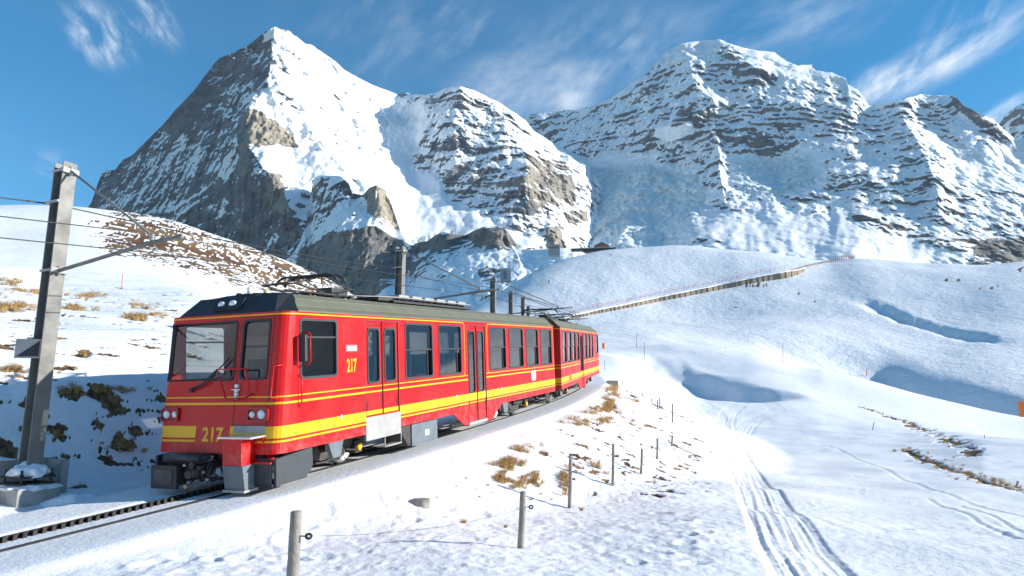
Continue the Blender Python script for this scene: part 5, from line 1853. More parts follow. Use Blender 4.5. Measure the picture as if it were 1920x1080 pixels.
mr = part('mirror', _mirror, m_rub, front)
part('mirror_bracket', lambda bm: tube(bm, [(.70, -HW - .005, 2.70), (.66, -HW - .16, 2.70), (.64, -HW - .22, 2.66), (.64, -HW - .22, 2.18), (.66, -HW - .16, 2.13), (.70, -HW - .005, 2.13)], .013, 6), m_red, mr)
part('door_handrail', lambda bm: tube(bm, [(.60, -HW - .01, 1.95), (.60, -HW - .06, 1.9), (.60, -HW - .06, 1.45), (.60, -HW - .01, 1.40)], .013, 6), m_red, front)
# roof resistors
part('resistor_tray', lambda bm: box(bm, 4.6, 9.0, -.95, -.15, 3.47, 3.52), m_rub, front)
for i in range(6):
    x = 4.95 + i * .66
    rb = part('resistor_box', lambda bm: box(bm, x, x + .48, -.90, -.34, 3.57, 3.67, bev=.012), m_lgrey, front)
    part('resistor_foot', lambda bm: [box(bm, x + d, x + d + .06, -.85, -.32, 3.515, 3.585) for d in (.05, .39)], m_rub, rb)
part('roof_fan', lambda bm: [lathe(bm, [(.09, 0), (.09, .12), (.05, .15)], 12, 'z', (3.95, -.2, 3.49)), box(bm, 4.1, 4.75, -.85, -.2, 3.49, 3.58, bev=.02)], m_dark, front)
part('roof_cable', lambda bm: tube(bm, [(3.2, -.6, 3.56), (4.3, -.7, 3.60), (5.0, -.95, 3.60), (8.9, -.97, 3.60), (9.4, -.7, 3.52)], .014, 6), m_lgrey, front)

# second car, coupled behind on the curve
s0, s1 = 16.25, 31.6
pa, pb = tp(s0, .10), tp(s1, .02)
dd = pb - pa
yaw2 = math.atan2(dd.x, dd.y)
sl2 = math.atan2(dd.z, math.hypot(dd.x, dd.y))
L2 = dd.length
mw2 = Matrix.Translation(pa) @ Matrix.Rotation(math.pi / 2 - yaw2, 4, 'Z') @ Matrix.Rotation(-sl2, 4, 'Y')
top2 = [(.1, 3.036), (L2 - .61, 3.036), (L2 - .25, 3.036)]
layout2 = dict(
    windows=[(.45, 1.60, ''), (1.90, 3.05, ''), (3.35, 4.50, ''), (4.80, 5.80, 'open'), (7.75, 8.9, ''), (9.25, 10.4, ''), (10.75, 11.9, ''), (13.15, L2 - .68, 'cab')],
    doors=[(6.15, 7.40, .34, 1.12)],
    top_lines=[top2], discs=[3.2, 9.6],
    nose=[(-.32, 1.24, 1.90, 2.95), (-1.045, -.45, 1.91, 2.95)],
    bogies=[3.0, 13.0], pantos=[3.1, 8.6])
rear, nose2, roof2, hood2 = railcar(mw2, L2, layout2, True, 'rear railcar of the red train, coupled behind on the curve', False)
sM = Matrix(((1, 0, 0, 2.6), (0, 0, -1, -HW - .010), (0, 1, 0, 1.01), (0, 0, 0, 1)))
part('number_panel', lambda bm: box(bm, 2.25, 2.95, -HW - .008, -HW + .0, .90, 1.12), m_red, rear)
text_mesh('number', '217', .19, m_yel, rear, sM, width=.95)
# ------------------------------------------------------------------ permanent way


def extr_track(bm, prof, s0, s1, ds, closed=True):
    """sweep a profile of (lateral, up) along the track"""
    n = int((s1 - s0) / ds) + 1
    prev = None
    for i in range(n):
        s = s0 + i * ds
        ringv = [bm.verts.new(tp(s, la, up)) for la, up in prof]
        if prev:
            for k in range(len(prof)):
                j = (k + 1) % len(prof)
                bm.faces.new((prev[k], prev[j], ringv[j], ringv[k]))
        else: bm.faces.new(ringv)
        prev = ringv
    bm.faces.new(prev[::-1])


for c, lab in ((.5, 'right-hand running rail nearest the viewer, half buried in snow'), (-.5, 'running rail on the bank side, almost buried in snow')):
    bm = bmesh.new()
    s_start = -13 if c < 0 else -3.6
    extr_track(bm, [(c - .03, -.15), (c + .03, -.15), (c + .03, -.002), (c + .018, .004), (c - .018, .004), (c - .03, -.002)], s_start, 100, .6)
    o = mesh_obj('rail', bm, m_rail)
    tag(o, lab, 'rail', 'running rails of the track')
bm = bmesh.new()
extr_track(bm, [(-.045, -.15), (-.022, -.15), (-.022, .05), (-.045, .05)], -13, 60, .6)
rack = mesh_obj('rack_rail', bm, m_rail)
tag(rack, 'toothed rack rail between the running rails', 'rack rail')
bm = bmesh.new()
s = -13.0
while s < 3.0:
    p = tp(s); _, _, yw = track_plan(s)
    R4 = Matrix.Translation(p) @ Matrix.Rotation(math.pi / 2 - float(yw), 4, 'Z') @ Matrix.Rotation(-T_SL, 4, 'Y')
    x0 = 0
    vs = [bm.verts.new(R4 @ Vector((x, y, z))) for y in (-.045, .012) for x, z in ((-.036, -.05), (.036, -.05), (.020, .045), (-.020, .045))]
    bm.faces.new(vs[:4]); bm.faces.new(vs[4:][::-1])
    for k in range(4): bm.faces.new((vs[k], vs[(k + 1) % 4], vs[4 + (k + 1) % 4], vs[4 + k]))
    s += .125
tt = mesh_obj('teeth', bm, m_rail, rack)
tt['kind'] = 'stuff'


# ------------------------------------------------------------------ overhead line
MASTS = [(-1.42, -2.75, 6.08), (11.5, -3.2, 6.08), (24.0, -3.6, 6.05), (33.5, -4.4, 6.05), (39.5, -4.2, 6.05), (52.0, -4.0, 6.0)]
mast_names = ['near grey steel mast on a bolted concrete foot, with a split black and grey sign',
              'steel catenary mast rising behind the middle of the train roof',
              'dark catenary mast above the coupling between the two railcars',
              'slimmer catenary mast just right of the dark one behind the rear railcar',
              'short-looking catenary mast farthest but one along the curve',
              'last catenary mast down the curve behind the rear railcar']


def mast(i, s, lat, H, label):
    base = tp(s, lat); _, _, yw = track_plan(s); yw = float(yw)
    # a mast stands plumb; local x points away along the line, local y to the left
    mw = Matrix.Translation(base) @ Matrix.Rotation(math.pi / 2 - yw, 4, 'Z')
    o = empty('catenary_mast', mw)
    tag(o, label, 'mast', 'masts along the track')
    z0 = .42 if i == 0 else -.6
    bm = bmesh.new()
    w, d, tf = .128, .135, .02      # H section: web across the line
    box(bm, -w, w, -d, -d + tf, z0, H)
    box(bm, -w, w, d - tf, d, z0, H)
    box(bm, -.009, .009, -d + tf, d - tf, z0, H - .05)
    mesh_obj('steel_column', bm, m_galv, o)
    # cantilever
    zt, zb, zk = H - .17, 4.02, 4.28
    reach = -lat + .55
    k = -lat - .15
    for z in (zt, zb):
        bm = bmesh.new()
        box(bm, -.15, .15, -d - .05, -d - .002, z - .05, z + .05, bev=.006)
        box(bm, -.15, -.115, -d, d + .03, z - .02, z + .02); box(bm, .115, .15, -d, d + .03, z - .02, z + .02)
        tube(bm, [(0, -d - .04, z - .08), (0, -d - .04, z + .08)], .03, 8)
        mesh_obj('bracket', bm, m_lgrey, o)
    part('tie_rod', lambda bm: tube(bm, [(0, -d - .04, zt), (0, -k, zk + .12)], .022, 8), m_galv, o)
    part('cantilever_tube', lambda bm: tube(bm, [(0, -d - .04, zb), (0, -k, zk), (0, -reach, zk + .03)], .034, 10), m_galv, o)

    def ins(bm):
        for q in range(5):
            lathe(bm, [(.02, 0), (.05, .012), (.02, .03)], 10, 'z', (0, -k, zk + .03 + q * .022))
        tube(bm, [(0, -k, zk + .03), (0, -k, zk + .16)], .018, 6)
        tube(bm, [(0, -k, zk), (0, -k - .15, zk - .12), (0, -k + .05, zk - .18)], .012, 6)
        lathe(bm, [(.045, -.02), (.045, .02)], 10, 'x', (0, -reach, zk + .03))
    part('insulator', ins, m_lgrey, o)
    if i == 0:
        sg = part('sign_plate', lambda bm: box(bm, -.005, .005, -.21, .21, -.17, .17), m_lgrey, o)
        sg.location = (-.20, .12, 2.60); sg.rotation_euler = (0, 0, math.radians(35))
        part('sign_black_half', lambda bm: prism(bm, [(-.18, -.14), (.18, -.14), (-.18, .14)], 'x', -.010, -.0065), m_rub, sg)
        part('sign_arm', lambda bm: box(bm, .0, .12, -.04, .04, .15, .20), m_lgrey, sg)
        bm = bmesh.new()
        box(bm, -.30, .30, -.28, .28, .38, .415); box(bm, -.30, .30, -.28, .28, .27, .30)
        for x in (-.25, .25):
            for y in (-.23, .23): tube(bm, [(x, y, .18), (x, y, .52)], .018, 8); lathe(bm, [(.035, 0), (.035, .04)], 6, 'z', (x, y, .415))
        mesh_obj('base_plate', bm, m_dark, o)
        bm = bmesh.new(); box(bm, -.36, .36, -.36, .36, -.75, .22, bev=.03); mesh_obj('foundation', bm, m_conc, o)
        bm = bmesh.new()
        bmesh.ops.create_icosphere(bm, subdivisions=4, radius=1)
        for v in bm.verts:
            c = v.co
            f = 1 + .28 * float(pn(c.x * 2, c.y * 2, c.z * 2)) + .1 * float(pn(c.x * 7, c.y * 7, c.z * 7))
            v.co = Vector((c.x * .30 * f, c.y * .30 * f, .43 + max(c.z, -.2) * .20 * f))
        mesh_obj('snow_cap', bm, m_snow, o, smooth=True)
        bm = bmesh.new()
        bmesh.ops.create_icosphere(bm, subdivisions=4, radius=1)
        for v in bm.verts:
            c = v.co
            f = 1 + .35 * float(pn(c.x * 2.5 + 5, c.y * 2.5, c.z * 2)) + .12 * float(pn(c.x * 8, c.y * 8, c.z * 8))
            v.co = Vector((c.x * .40 * f, c.y * .42 * f, .22 + c.z * .07 * f))
        mesh_obj('snow_cap', bm, m_snow, o, smooth=True)
    part('wire_clamp', lambda bm: [box(bm, -.14, .14, d, d + .05, 5.28, 5.34), box(bm, -.16, -.12, -d, d + .16, 5.29, 5.33)], m_lgrey, o)
    return o


for i, (s, lat, H) in enumerate(MASTS): mast(i, s, lat, H, mast_names[i])


def wire(name, pts, r, label, group=None, sag=.0):
    bm = bmesh.new()
    full = []
    for a, b in zip(pts[:-1], pts[1:]):
        for k in range(12):
            t = k / 12
            p = Vector(a).lerp(Vector(b), t); p.z -= 4 * sag * t * (1 - t); full.append(p)
    full.append(Vector(pts[-1]))
    tube(bm, full, r, 5)
    return tag(mesh_obj(name, bm, m_wire), label, 'wire', group)


stops = [(-30.0, -2.8)] + [(s, lat) for s, lat, _ in MASTS]
wire('feeder_cable', [tp(s, lat - .22, 5.32) for s, lat in stops], .013, 'uppermost cable clamped to the sides of the masts', 'overhead wires', .12)
wire('contact_wire', [tp(s, (-.12 if k % 2 else .12), 4.10) for k, (s, lat) in enumerate(stops)], .009, 'lower wire over the track that the pantographs touch', 'overhead wires')
wire('carrier_wire', [tp(s, (-.12 if k % 2 else .12), 4.42) for k, (s, lat) in enumerate(stops)], .009, 'upper of the two wires running above the track', 'overhead wires', .05)

# ------------------------------------------------------------------ concrete wing wall behind the near mast
wb = tp(-1.42, -3.35)
_, _, yw = track_plan(-1.42)
R4 = Matrix.Translation(wb) @ Matrix.Rotation(math.pi / 2 - float(yw), 4, 'Z')
ww = empty('concrete_wall', R4)
tag(ww, 'low grey concrete slab wall standing behind the foot of the near mast', 'wall')
bm = bmesh.new(); box(bm, -2.6, .75, -.02, .12, -.8, .66, bev=.012); mesh_obj('wall_slab', bm, m_conc, ww)
bm = bmesh.new(); box(bm, .62, .75, -.50, -.021, -.8, .64, bev=.012); mesh_obj('wing', bm, m_conc, ww)
text_mesh('wall_number', '6', .09, m_dark, ww, Matrix(((1, 0, 0, .34), (0, 0, -1, -.025), (0, 1, 0, .46), (0, 0, 0, 1))))
bm = bmesh.new()
bmesh.ops.create_grid(bm, x_segments=40, y_segments=6, size=1)
for v in bm.verts:
    x, y = v.co.x, v.co.y
    v.co = Vector((-1.2 + x * 1.35, .05 + y * .10, .66 + .07 * (1 - y * y) * (1 - x ** 8) * (1 + .6 * float(pn(x * 6, y, 1.))) - .01))
mesh_obj('snow_cap', bm, m_snow, ww, smooth=True)
# little drift banked up against mast foot and wall
for k, (s, lat, rx, ry, rz, lab) in enumerate(((-2.75, -2.5, .75, .55, .42, 'rounded heap of snow shovelled up left of the mast foot'), (-1.0, -2.15, .5, .35, .22, 'small snow drift against the right side of the mast foot'))):
    c = on_ground(*tp(s, lat).xy)
    bm = bmesh.new(); bmesh.ops.create_icosphere(bm, subdivisions=5, radius=1)
    for v in bm.verts:
        q = v.co.copy()
        f = 1 + .28 * float(pn(q.x * 1.8 + k * 9, q.y * 1.8, q.z * 1.8)) + .07 * float(pn(q.x * 6, q.y * 6, q.z * 6))
        v.co = Vector((q.x * rx * f, q.y * ry * f, q.z * rz * f))
    o = mesh_obj('snow_heap', bm, m_snow, smooth=True); o.location = c + Vector((0, 0, -.05))
    tag(o, lab, 'snow heap')

# ------------------------------------------------------------------ pasture fence posts
POSTS = [  # base u, base v, top u, top v, distance hint None = ground hit, label
    (545, 1128, 556, 958, 'nearest grey wooden fence post, cut by the bottom edge, black ring insulator'),
    (976, 1027, 981, 921, 'wooden fence post at the foot of the slope right of the flat boulder'),
    (1068, 948, 1070, 859, 'wooden fence post with curled dry grass at its foot'),
    (1149, 912, 1150, 832, 'fence post standing right of the big straw tuft'),
    (1202, 888, 1204, 841, 'fourth shorter fence post, out on the flat snow'),
    (1232, 859, 1233, 822, 'thin fence post just before the last leaning one'),
    (1259, 838, 1261, 817, 'small leaning fence post at the end of the row'),
    (1261, 792, 1261, 757, 'upright fence post on the snow bank above the row'),
    (1237, 766, 1237, 746, 'taller of two close posts below the hollow'),
    (1233, 767, 1233, 750, 'shorter of two close posts below the hollow'),
    (1222, 756, 1222, 747, 'tiny post left of the close pair'),
    (1204, 742, 1204, 736, 'farthest tiny post under the blue hollow'),
    (1636, 806, 1639, 791, 'single leaning post out on the right snowfield'),
    (1905, 914, 1909, 902, 'post near the dry grass line at the right edge')]
for k, (bu, bv, tu, tv, lab) in enumerate(POSTS):
    b = hit_ground(bu, bv)
    h = math.hypot(b.x, b.y)
    top = pt(tu, tv, h)
    top = Vector((top.x, top.y, top.z))
    o = empty('fence_post', loc=b)
    tag(o, lab, 'fence post', 'wooden posts of the pasture fence')
    v = top - b
    w = (.062, .05, .043, .04, .038)[min(k, 4)]
    bm = bmesh.new()
    r0 = w
    pts = [b * 0 + Vector((0, 0, -.35)) - v.normalized() * .0, Vector((0, 0, 0)), v * .4 + Vector((.004, 0, 0)), v * .8, v * .985, v]
    tube(bm, pts, [r0, r0, r0 * .96, r0 * .93, r0 * .90, r0 * .72], 12)
    mesh_obj('timber', bm, m_wood, o)
    if k < 4:
        bm = bmesh.new()
        q = v * .72
        tube(bm, [q + Vector((w * .9, -.01, 0)), q + Vector((w + .05, -.02, .0))], .007, 6)
        c = q + Vector((w + .075, -.02, 0))
        n = 12
        tube(bm, [c + Vector((math.cos(2 * math.pi * i / n) * .028, 0, math.sin(2 * math.pi * i / n) * .022)) for i in range(n + 1)], .012, 6)
        mesh_obj('insulator', bm, m_rub, o)

wp = []
for (bu, bv, tu, tv, _) in POSTS[:7]:
    b = hit_ground(bu, bv); t_ = pt(tu, tv, math.hypot(b.x, b.y)); wp.append(b.lerp(t_, .72) + Vector((.06, -.02, 0)))
wire('fence_wire', wp, .0022, 'slack thin wire joining the row of wooden fence posts', None, .10)

# ------------------------------------------------------------------ boulder
q = hit_ground(790, 948)
bm = bmesh.new(); bmesh.ops.create_icosphere(bm, subdivisions=4, radius=1)
for v in bm.verts:
    c = v.co
    f = 1 + .22 * float(pn(c.x * 1.3, c.y * 1.3, c.z * 1.3 + 4)) + .05 * float(pn(c.x * 5, c.y * 5, c.z * 5))
    v.co = Vector((max(min(c.x * f, .8), -.85) * .20, c.y * f * .17, min(c.z * f, .55) * .14))
o = mesh_obj('boulder', bm, m_rock, smooth=True); o.location = q + Vector((0, 0, .05))
tag(o, 'flat-topped pale boulder half sunk in the snow slope', 'rock')
q = hit_ground(1148, 722)
bm = bmesh.new(); box(bm, -.35, .35, -.25, .25, -.2, .28, bev=.03); o = mesh_obj('concrete_block', bm, m_conc); o.location = q
tag(o, 'small concrete block at the edge of the bank by the end of the train', 'block')

# ------------------------------------------------------------------ dry grass


def blades(bm, n, h, spread, r_, lean=Vector((.25, -.15, 0)), w=.006):
    for _ in range(n):
        a = r_.uniform(0, 6.283); d = spread * math.sqrt(r_.random())
        b = Vector((math.cos(a) * d, math.sin(a) * d, -.03))
        hh = h * r_.uniform(.5, 1.1)
        out = Vector((math.cos(a), math.sin(a), 0)) * hh * r_.uniform(.2, .9) + lean * hh * r_.uniform(.3, 1.3)
        sd = Vector((-math.sin(a + r_.uniform(-1, 1)), math.cos(a), 0)) * w * r_.uniform(.7, 1.5)
        pts = [b, b + Vector((0, 0, hh * .5)) + out * .25, b + Vector((0, 0, hh * .75)) + out * .65, b + Vector((0, 0, hh * .6)) + out * 1.15]
        for i in range(3):
            k0, k1 = 1 - i / 3.2, 1 - (i + 1) / 3.2
            va = [bm.verts.new(pts[i] - sd * k0), bm.verts.new(pts[i] + sd * k0), bm.verts.new(pts[i + 1] + sd * k1), bm.verts.new(pts[i + 1] - sd * k1)]
            bm.faces.new(va)


rg = random.Random(12)
TUFT_ME = []
for k in range(7):
    bm = bmesh.new(); blades(bm, 110, .26, .10, rg)
    me = bpy.data.meshes.new('grass_tuft'); bm.to_mesh(me); bm.free(); me.materials.append(m_straw); TUFT_ME.append(me)

TUFTS = [  # u, v, width px, label
    (1118, 880, 42, 'largest straw-coloured tuft, between two fence posts'),
    (1135, 893, 26, 'straw tuft leaning against the right of the largest one'),
    (1085, 882, 18, 'narrow straw tuft left of the largest one'),
    (744, 975, 16, 'lone brown tuft on the snow right of the nearest post'),
    (752, 1004, 16, 'flattened tuft below the lone brown one'),
    (870, 981, 18, 'tuft at the start of the long post shadow'),
    (948, 989, 12, 'small tuft close left of the post by the boulder'),
    (866, 1010, 10, 'thin wisp of grass low on the snow slope'),
    (818, 936, 10, 'short tuft just right of the boulder'),
    (855, 915, 10, 'tuft above and right of the boulder'),
    (914, 912, 12, 'tuft on the fill halfway to the grassy strip'),
    (1090, 957, 14, 'dry curl of grass at the foot of the third post'),
    (157, 668, 14, 'straw tuft below the sign on the lit bank'), (140, 697, 14, 'tuft right of the mast at the shadow edge'), (110, 702, 12, 'brown tuft beside the mast at the shadow edge'),
    (28, 698, 26, 'rounded straw tuft at the left edge above the shadow'), (110, 638, 14, 'small tuft just right of the mast above the sign')]
for k, (u, v, wpx, lab) in enumerate(TUFTS):
    p = hit_ground(u, v)
    r = math.hypot(p.x, p.y)
    sc = wpx * r / 1300 / .42
    o = inst('grass_tuft', TUFT_ME[k % 7], loc=p, rot=(0, 0, rg.uniform(0, 6)), scale=(sc, sc, sc))
    tag(o, lab, 'grass tuft', 'dry grass tufts standing out of the snow')

# many more, too many to count: one mass on the fill slope and one on the bank
def grass_mass(name, spots, label):
    V, F = [], []
    for (p, sc) in spots:
        me = TUFT_ME[rg.randrange(7)]
        n = len(me.vertices); co = np.empty(n * 3, np.float32); me.vertices.foreach_get('co', co); co = co.reshape(-1, 3)
        nf = len(me.polygons); fi = np.empty(nf * 4, np.int32); me.polygons.foreach_get('vertices', fi); fi = fi.reshape(-1, 4)
        keep = rg.randint(25, 60) * 3
        fi = fi[:keep]; nv = keep * 4
        a = rg.uniform(0, 6.28); c, s_ = math.cos(a), math.sin(a)
        co = co[:nv] * sc
        co = np.stack([co[:, 0] * c - co[:, 1] * s_, co[:, 0] * s_ + co[:, 1] * c, co[:, 2] * .9], 1) + np.array(p)
        F.append(fi + sum(len(v) for v in V)); V.append(co)
    V = np.concatenate(V); F = np.concatenate(F)
    me = bpy.data.meshes.new(name)
    me.from_pydata(V.tolist(), [], F.tolist()); me.materials.append(m_straw)
    o = bpy.data.objects.new(name, me); COL.objects.link(o)
    tag(o, label, 'grass', kind='stuff')


spots = []
for (u0, v0, du, dv, n, sz) in ((955, 872, 20, 10, 34, .95), (985, 845, 22, 6, 18, .9), (1010, 838, 16, 5, 12, .9), (1000, 890, 14, 5, 8, .8), (945, 898, 14, 12, 22, .9), (990, 905, 20, 7, 20, .9), (1058, 893, 7, 20, 20, .9), (1060, 915, 8, 10, 6, .7), (968, 915, 16, 6, 8, .9),
                                (1085, 795, 16, 8, 40, 1.1), (1112, 775, 16, 8, 34, 1.1), (1130, 792, 18, 8, 30, 1.1), (1145, 755, 9, 18, 40, 1.1), (1150, 730, 8, 10, 24, 1.1), (1135, 768, 14, 6, 20, 1.1), (1190, 748, 8, 8, 8, .6), (1188, 795, 8, 10, 8, .6), (1050, 815, 12, 6, 6, .7),
                                (880, 900, 12, 6, 4, .5), (1020, 930, 30, 10, 4, .5), (925, 930, 40, 14, 5, .4), (1160, 835, 20, 20, 5, .5)):
    for _ in range(n):
        p = hit_ground(u0 + rg.gauss(0, du * .55), v0 + rg.gauss(0, dv * .5)); r = math.hypot(p.x, p.y)
        spots.append((p, sz * .85 * rg.uniform(.45, 1.2) * (.6 + r / 45)))
grass_mass('dry_grass', spots, 'scattered dry grass sticking out of the snowy fill slope')
spots = []
for (u0, v0, du, dv, n, sz) in ((25, 578, 40, 6, 40, .7), (140, 580, 25, 5, 24, .7), (262, 596, 40, 5, 36, .7), (160, 556, 40, 5, 26, .7), (25, 697, 22, 5, 18, .7), (200, 735, 60, 6, 26, .6), (130, 733, 15, 6, 8, .6),
                                (235, 840, 40, 14, 22, .5), (100, 818, 16, 6, 8, .5), (40, 550, 60, 8, 26, .6), (260, 575, 40, 8, 22, .6), (18, 530, 20, 8, 16, .6)):
    for _ in range(n):
        p = hit_ground(u0 + rg.gauss(0, du * .55), v0 + rg.gauss(0, dv * .5)); r = math.hypot(p.x, p.y)
        spots.append((p, sz * rg.uniform(.6, 1.2) * (.4 + r / 30)))
grass_mass('dry_grass', spots, 'dry grass growing out of the bare turf patches on the left bank')
spots = []
for G, n in ((GRASSLINE, 70), (GRASSLINE2, 120)):
    for _ in range(n):
        x, y = G[rg.randrange(len(G))]; x += rg.gauss(0, .5); y += rg.gauss(0, .5)
        spots.append((on_ground(x, y), rg.uniform(.4, 1.0)))
grass_mass('dry_grass', spots, 'thin line of dry grass across the right snowfield')

# ------------------------------------------------------------------ piste markers
POLES = [(1468, 681, 1468, 647, 'red', 'tall red piste pole on the ridge right of the blue hollow'), (1625, 706, 1625, 689, 'red', 'red pole at the lip above the large blue hollow'),
         (1193, 652, 1194, 625, 'grey', 'thin pale pole behind the end of the train'), (228, 543, 230, 514, 'red', 'thin red pole on the left snowfield below the brown hill'),
         (1208, 672, 1208, 640, 'grey', 'thin faint pole on the rise beside the hollow'), (1134, 694, 1134, 676, 'grey', 'short marker stake close to the rear of the train'), (1845, 822, 1846, 815, 'grey', 'tiny stake far out on the right snowfield')]
for bu, bv, tu, tv, c, lab in POLES:
    b = hit_ground(bu, bv); r = math.hypot(b.x, b.y); t_ = pt(tu, tv, r)
    bm = bmesh.new(); rr = max(.02, .00042 * r * 1.0)
    tube(bm, [Vector((0, 0, -.3)), t_ - b], [rr, rr * .8], 8)
    o = mesh_obj('marker_pole', bm, m_pole if c == 'red' else m_galv); o.location = b
    tag(o, lab, 'marker pole', 'piste marker poles')
b = hit_ground(1132, 653)
r = math.hypot(b.x, b.y); s_ = r / 1300
bm = bmesh.new(); lathe(bm, [(2.6 * s_, -.2), (2.9 * s_, 2 * s_), (2.8 * s_, 8 * s_), (1.6 * s_, 10 * s_)], 14, 'z'); o = mesh_obj('marker_drum', bm, m_orange); o.location = b
tag(o, 'orange drum marker beyond the end of the train', 'marker')
b = hit_ground(1921, 783)
r = math.hypot(b.x, b.y); s_ = r / 1300
o = empty('orange_sign', loc=b)
tag(o, 'orange board on a stake cut by the right edge of the picture', 'sign')
part('board', lambda bm: box(bm, -7 * s_, 9 * s_, -.05, .05, 1 * s_, 24 * s_, bev=.02), m_orange, o)
part('stake', lambda bm: tube(bm, [(1 * s_, .08, -.4), (1 * s_, .08, 22 * s_)], .05, 8), m_wood, o)

# ------------------------------------------------------------------ avalanche gallery on the far slope
GAL = [(1054, 604, 6), (1080, 597, 7), (1110, 590, 7), (1140, 584.5, 8), (1170, 579, 8), (1200, 573, 9), (1230, 567, 9), (1260, 561, 9.5), (1290, 555.5, 10), (1320, 549.5, 10), (1350, 543.5, 10.5), (1380, 538, 11), (1405, 532.5, 11), (1430, 528, 12), (1460, 524, 13), (1480, 521, 14), (1500, 514, 9), (1514, 505, 4)]
gu = np.array([g[0] for g in GAL], float); gv = np.array([g[1] for g in GAL], float); gh = np.array([g[2] for g in GAL], float)
gal = empty('avalanche_gallery', loc=hit_ground(1250, 563))
tag(gal, 'long low railway gallery of larch boards climbing across the far snow slope', 'gallery')
gloc = Vector(gal.location)
bays = []
u = 1054.0
while u < 1510:
    step = np.interp(u, [1054, 1200, 1300, 1500], [6.5, 8.5, 10.5, 10.5])
    bays.append((u, min(u + step, 1511))); u += step


def gal_pt(u, dv=0.0):
    v = float(np.interp(u, gu, gv))
    b = hit_ground(u, v, 120, 900)
    r = math.hypot(b.x, b.y)
    return b, r


prev = None
caps = []
for (a, c) in bays:
    A, ra = gal_pt(a); B, rb_ = gal_pt(c)
    ha = .8 * float(np.interp(a, gu, gh)) * ra / 1300; hb = .8 * float(np.interp(c, gu, gh)) * rb_ / 1300
    back = Vector((A.x, A.y, 0)).normalized()
    bm = bmesh.new()
    q = [A + Vector((0, 0, -1.2)), B + Vector((0, 0, -1.2)), B + Vector((0, 0, hb)), A + Vector((0, 0, ha))]
    vs = [bm.verts.new(p - gloc) for p in q] + [bm.verts.new(p + back * .5 - gloc) for p in q]
    bm.faces.new(vs[:4]); bm.faces.new(vs[4:][::-1])
    for k in range(4): bm.faces.new((vs[k], vs[(k + 1) % 4], vs[4 + (k + 1) % 4], vs[4 + k]))
    mesh_obj('board_panel', bm, m_plank, gal)
    bm = bmesh.new()
    f = A - gloc - back * .22
    box(bm, f.x - .2, f.x + .2, f.y - .15, f.y + .15, f.z - 1, f.z + ha * 1.02)
    mesh_obj('post', bm, m_wood, gal)
    caps.append((A, ha, B, hb, back))
bm = bmesh.new()
bm2 = bmesh.new()
for (A, ha, B, hb, back) in caps:
    q = [A + Vector((0, 0, ha + .02)) - back * .5, B + Vector((0, 0, hb + .02)) - back * .5, B + Vector((0, 0, hb + .5)) + back * 5, A + Vector((0, 0, ha + .5)) + back * 5]
    vs = [bm.verts.new(p - gloc) for p in q] + [bm.verts.new(p + Vector((0, 0, .55)) - gloc) for p in q]
    bm.faces.new(vs[:4][::-1]); bm.faces.new(vs[4:])
    for k in range(4): bm.faces.new((vs[k], vs[(k + 1) % 4], vs[4 + (k + 1) % 4], vs[4 + k]))
    q = [A + Vector((0, 0, ha + .5)) + back * 5.2, B + Vector((0, 0, hb + .5)) + back * 5.2, B + Vector((0, 0, hb + 1.5)) + back * 5.2, A + Vector((0, 0, ha + 1.5)) + back * 5.2]
    vs = [bm2.verts.new(p - gloc) for p in q] + [bm2.verts.new(p + back * .2 - gloc) for p in q]
    bm2.faces.new(vs[:4]); bm2.faces.new(vs[4:][::-1])
    for k in range(4): bm2.faces.new((vs[k], vs[(k + 1) % 4], vs[4 + (k + 1) % 4], vs[4 + k]))
mesh_obj('snow_roof', bm, m_snow, gal)
mesh_obj('upper_board', bm2, m_plank, gal)
# dark roofed mouth at the upper end
DR = [(1462, 514), (1490, 507), (1512, 500), (1540, 494), (1566, 489)]
bm = bmesh.new()
for (u0, v0), (u1, v1) in zip(DR[:-1], DR[1:]):
    A = hit_ground(u0, v0 + 1, 200, 900); B = hit_ground(u1, v1 + 1, 200, 900)
    sc = math.hypot(A.x, A.y) / 1300; h = 4.2 * sc
    back = Vector((A.x, A.y, 0)).normalized()
    q = [A + Vector((0, 0, -1)), B + Vector((0, 0, -1)), B + Vector((0, 0, h)), A + Vector((0, 0, h))]
    vs = [bm.verts.new(p) for p in q] + [bm.verts.new(p + back * 5) for p in q]
    bm.faces.new(vs[:4]); bm.faces.new(vs[4:][::-1])
    for k in range(4): bm.faces.new((vs[k], vs[(k + 1) % 4], vs[4 + (k + 1) % 4], vs[4 + k]))
o = mesh_obj('snow_shed', bm, m_dark)
tag(o, 'dark roofed shed at the upper end of the gallery near the crest', 'shed')
# safety net along the gallery
net = empty('safety_fence', loc=gloc)
tag(net, 'thin reddish safety net on stakes running above the gallery', 'fence')
prevp = None
bmn = bmesh.new()
NETU = list(np.arange(1075, 1480, 9.0))
for u in NETU:
    v = float(np.interp(u, gu, gv)) - float(np.interp(u, gu, gh)) - 4.5
    p = hit_ground(u, v, 150, 900); sc = math.hypot(p.x, p.y) / 1300
    bm = bmesh.new(); tube(bm, [p - gloc, p - gloc + Vector((0, 0, 6 * sc))], .07, 5); mesh_obj('stake', bm, m_pole, net)
    if prevp is not None:
        for hh in (2.2, 6):
            tube(bmn, [prevp - gloc + Vector((0, 0, hh * sc)), p - gloc + Vector((0, 0, hh * sc))], .05, 4)
    prevp = p
mesh_obj('net_rope', bmn, m_pole, net)
net = empty('safety_fence', loc=hit_ground(1580, 489, 200, 900)); nl = Vector(net.location)
tag(net, 'short red netting fence on the crest right of the dark shed', 'fence')
prevp = None; bmn = bmesh.new()
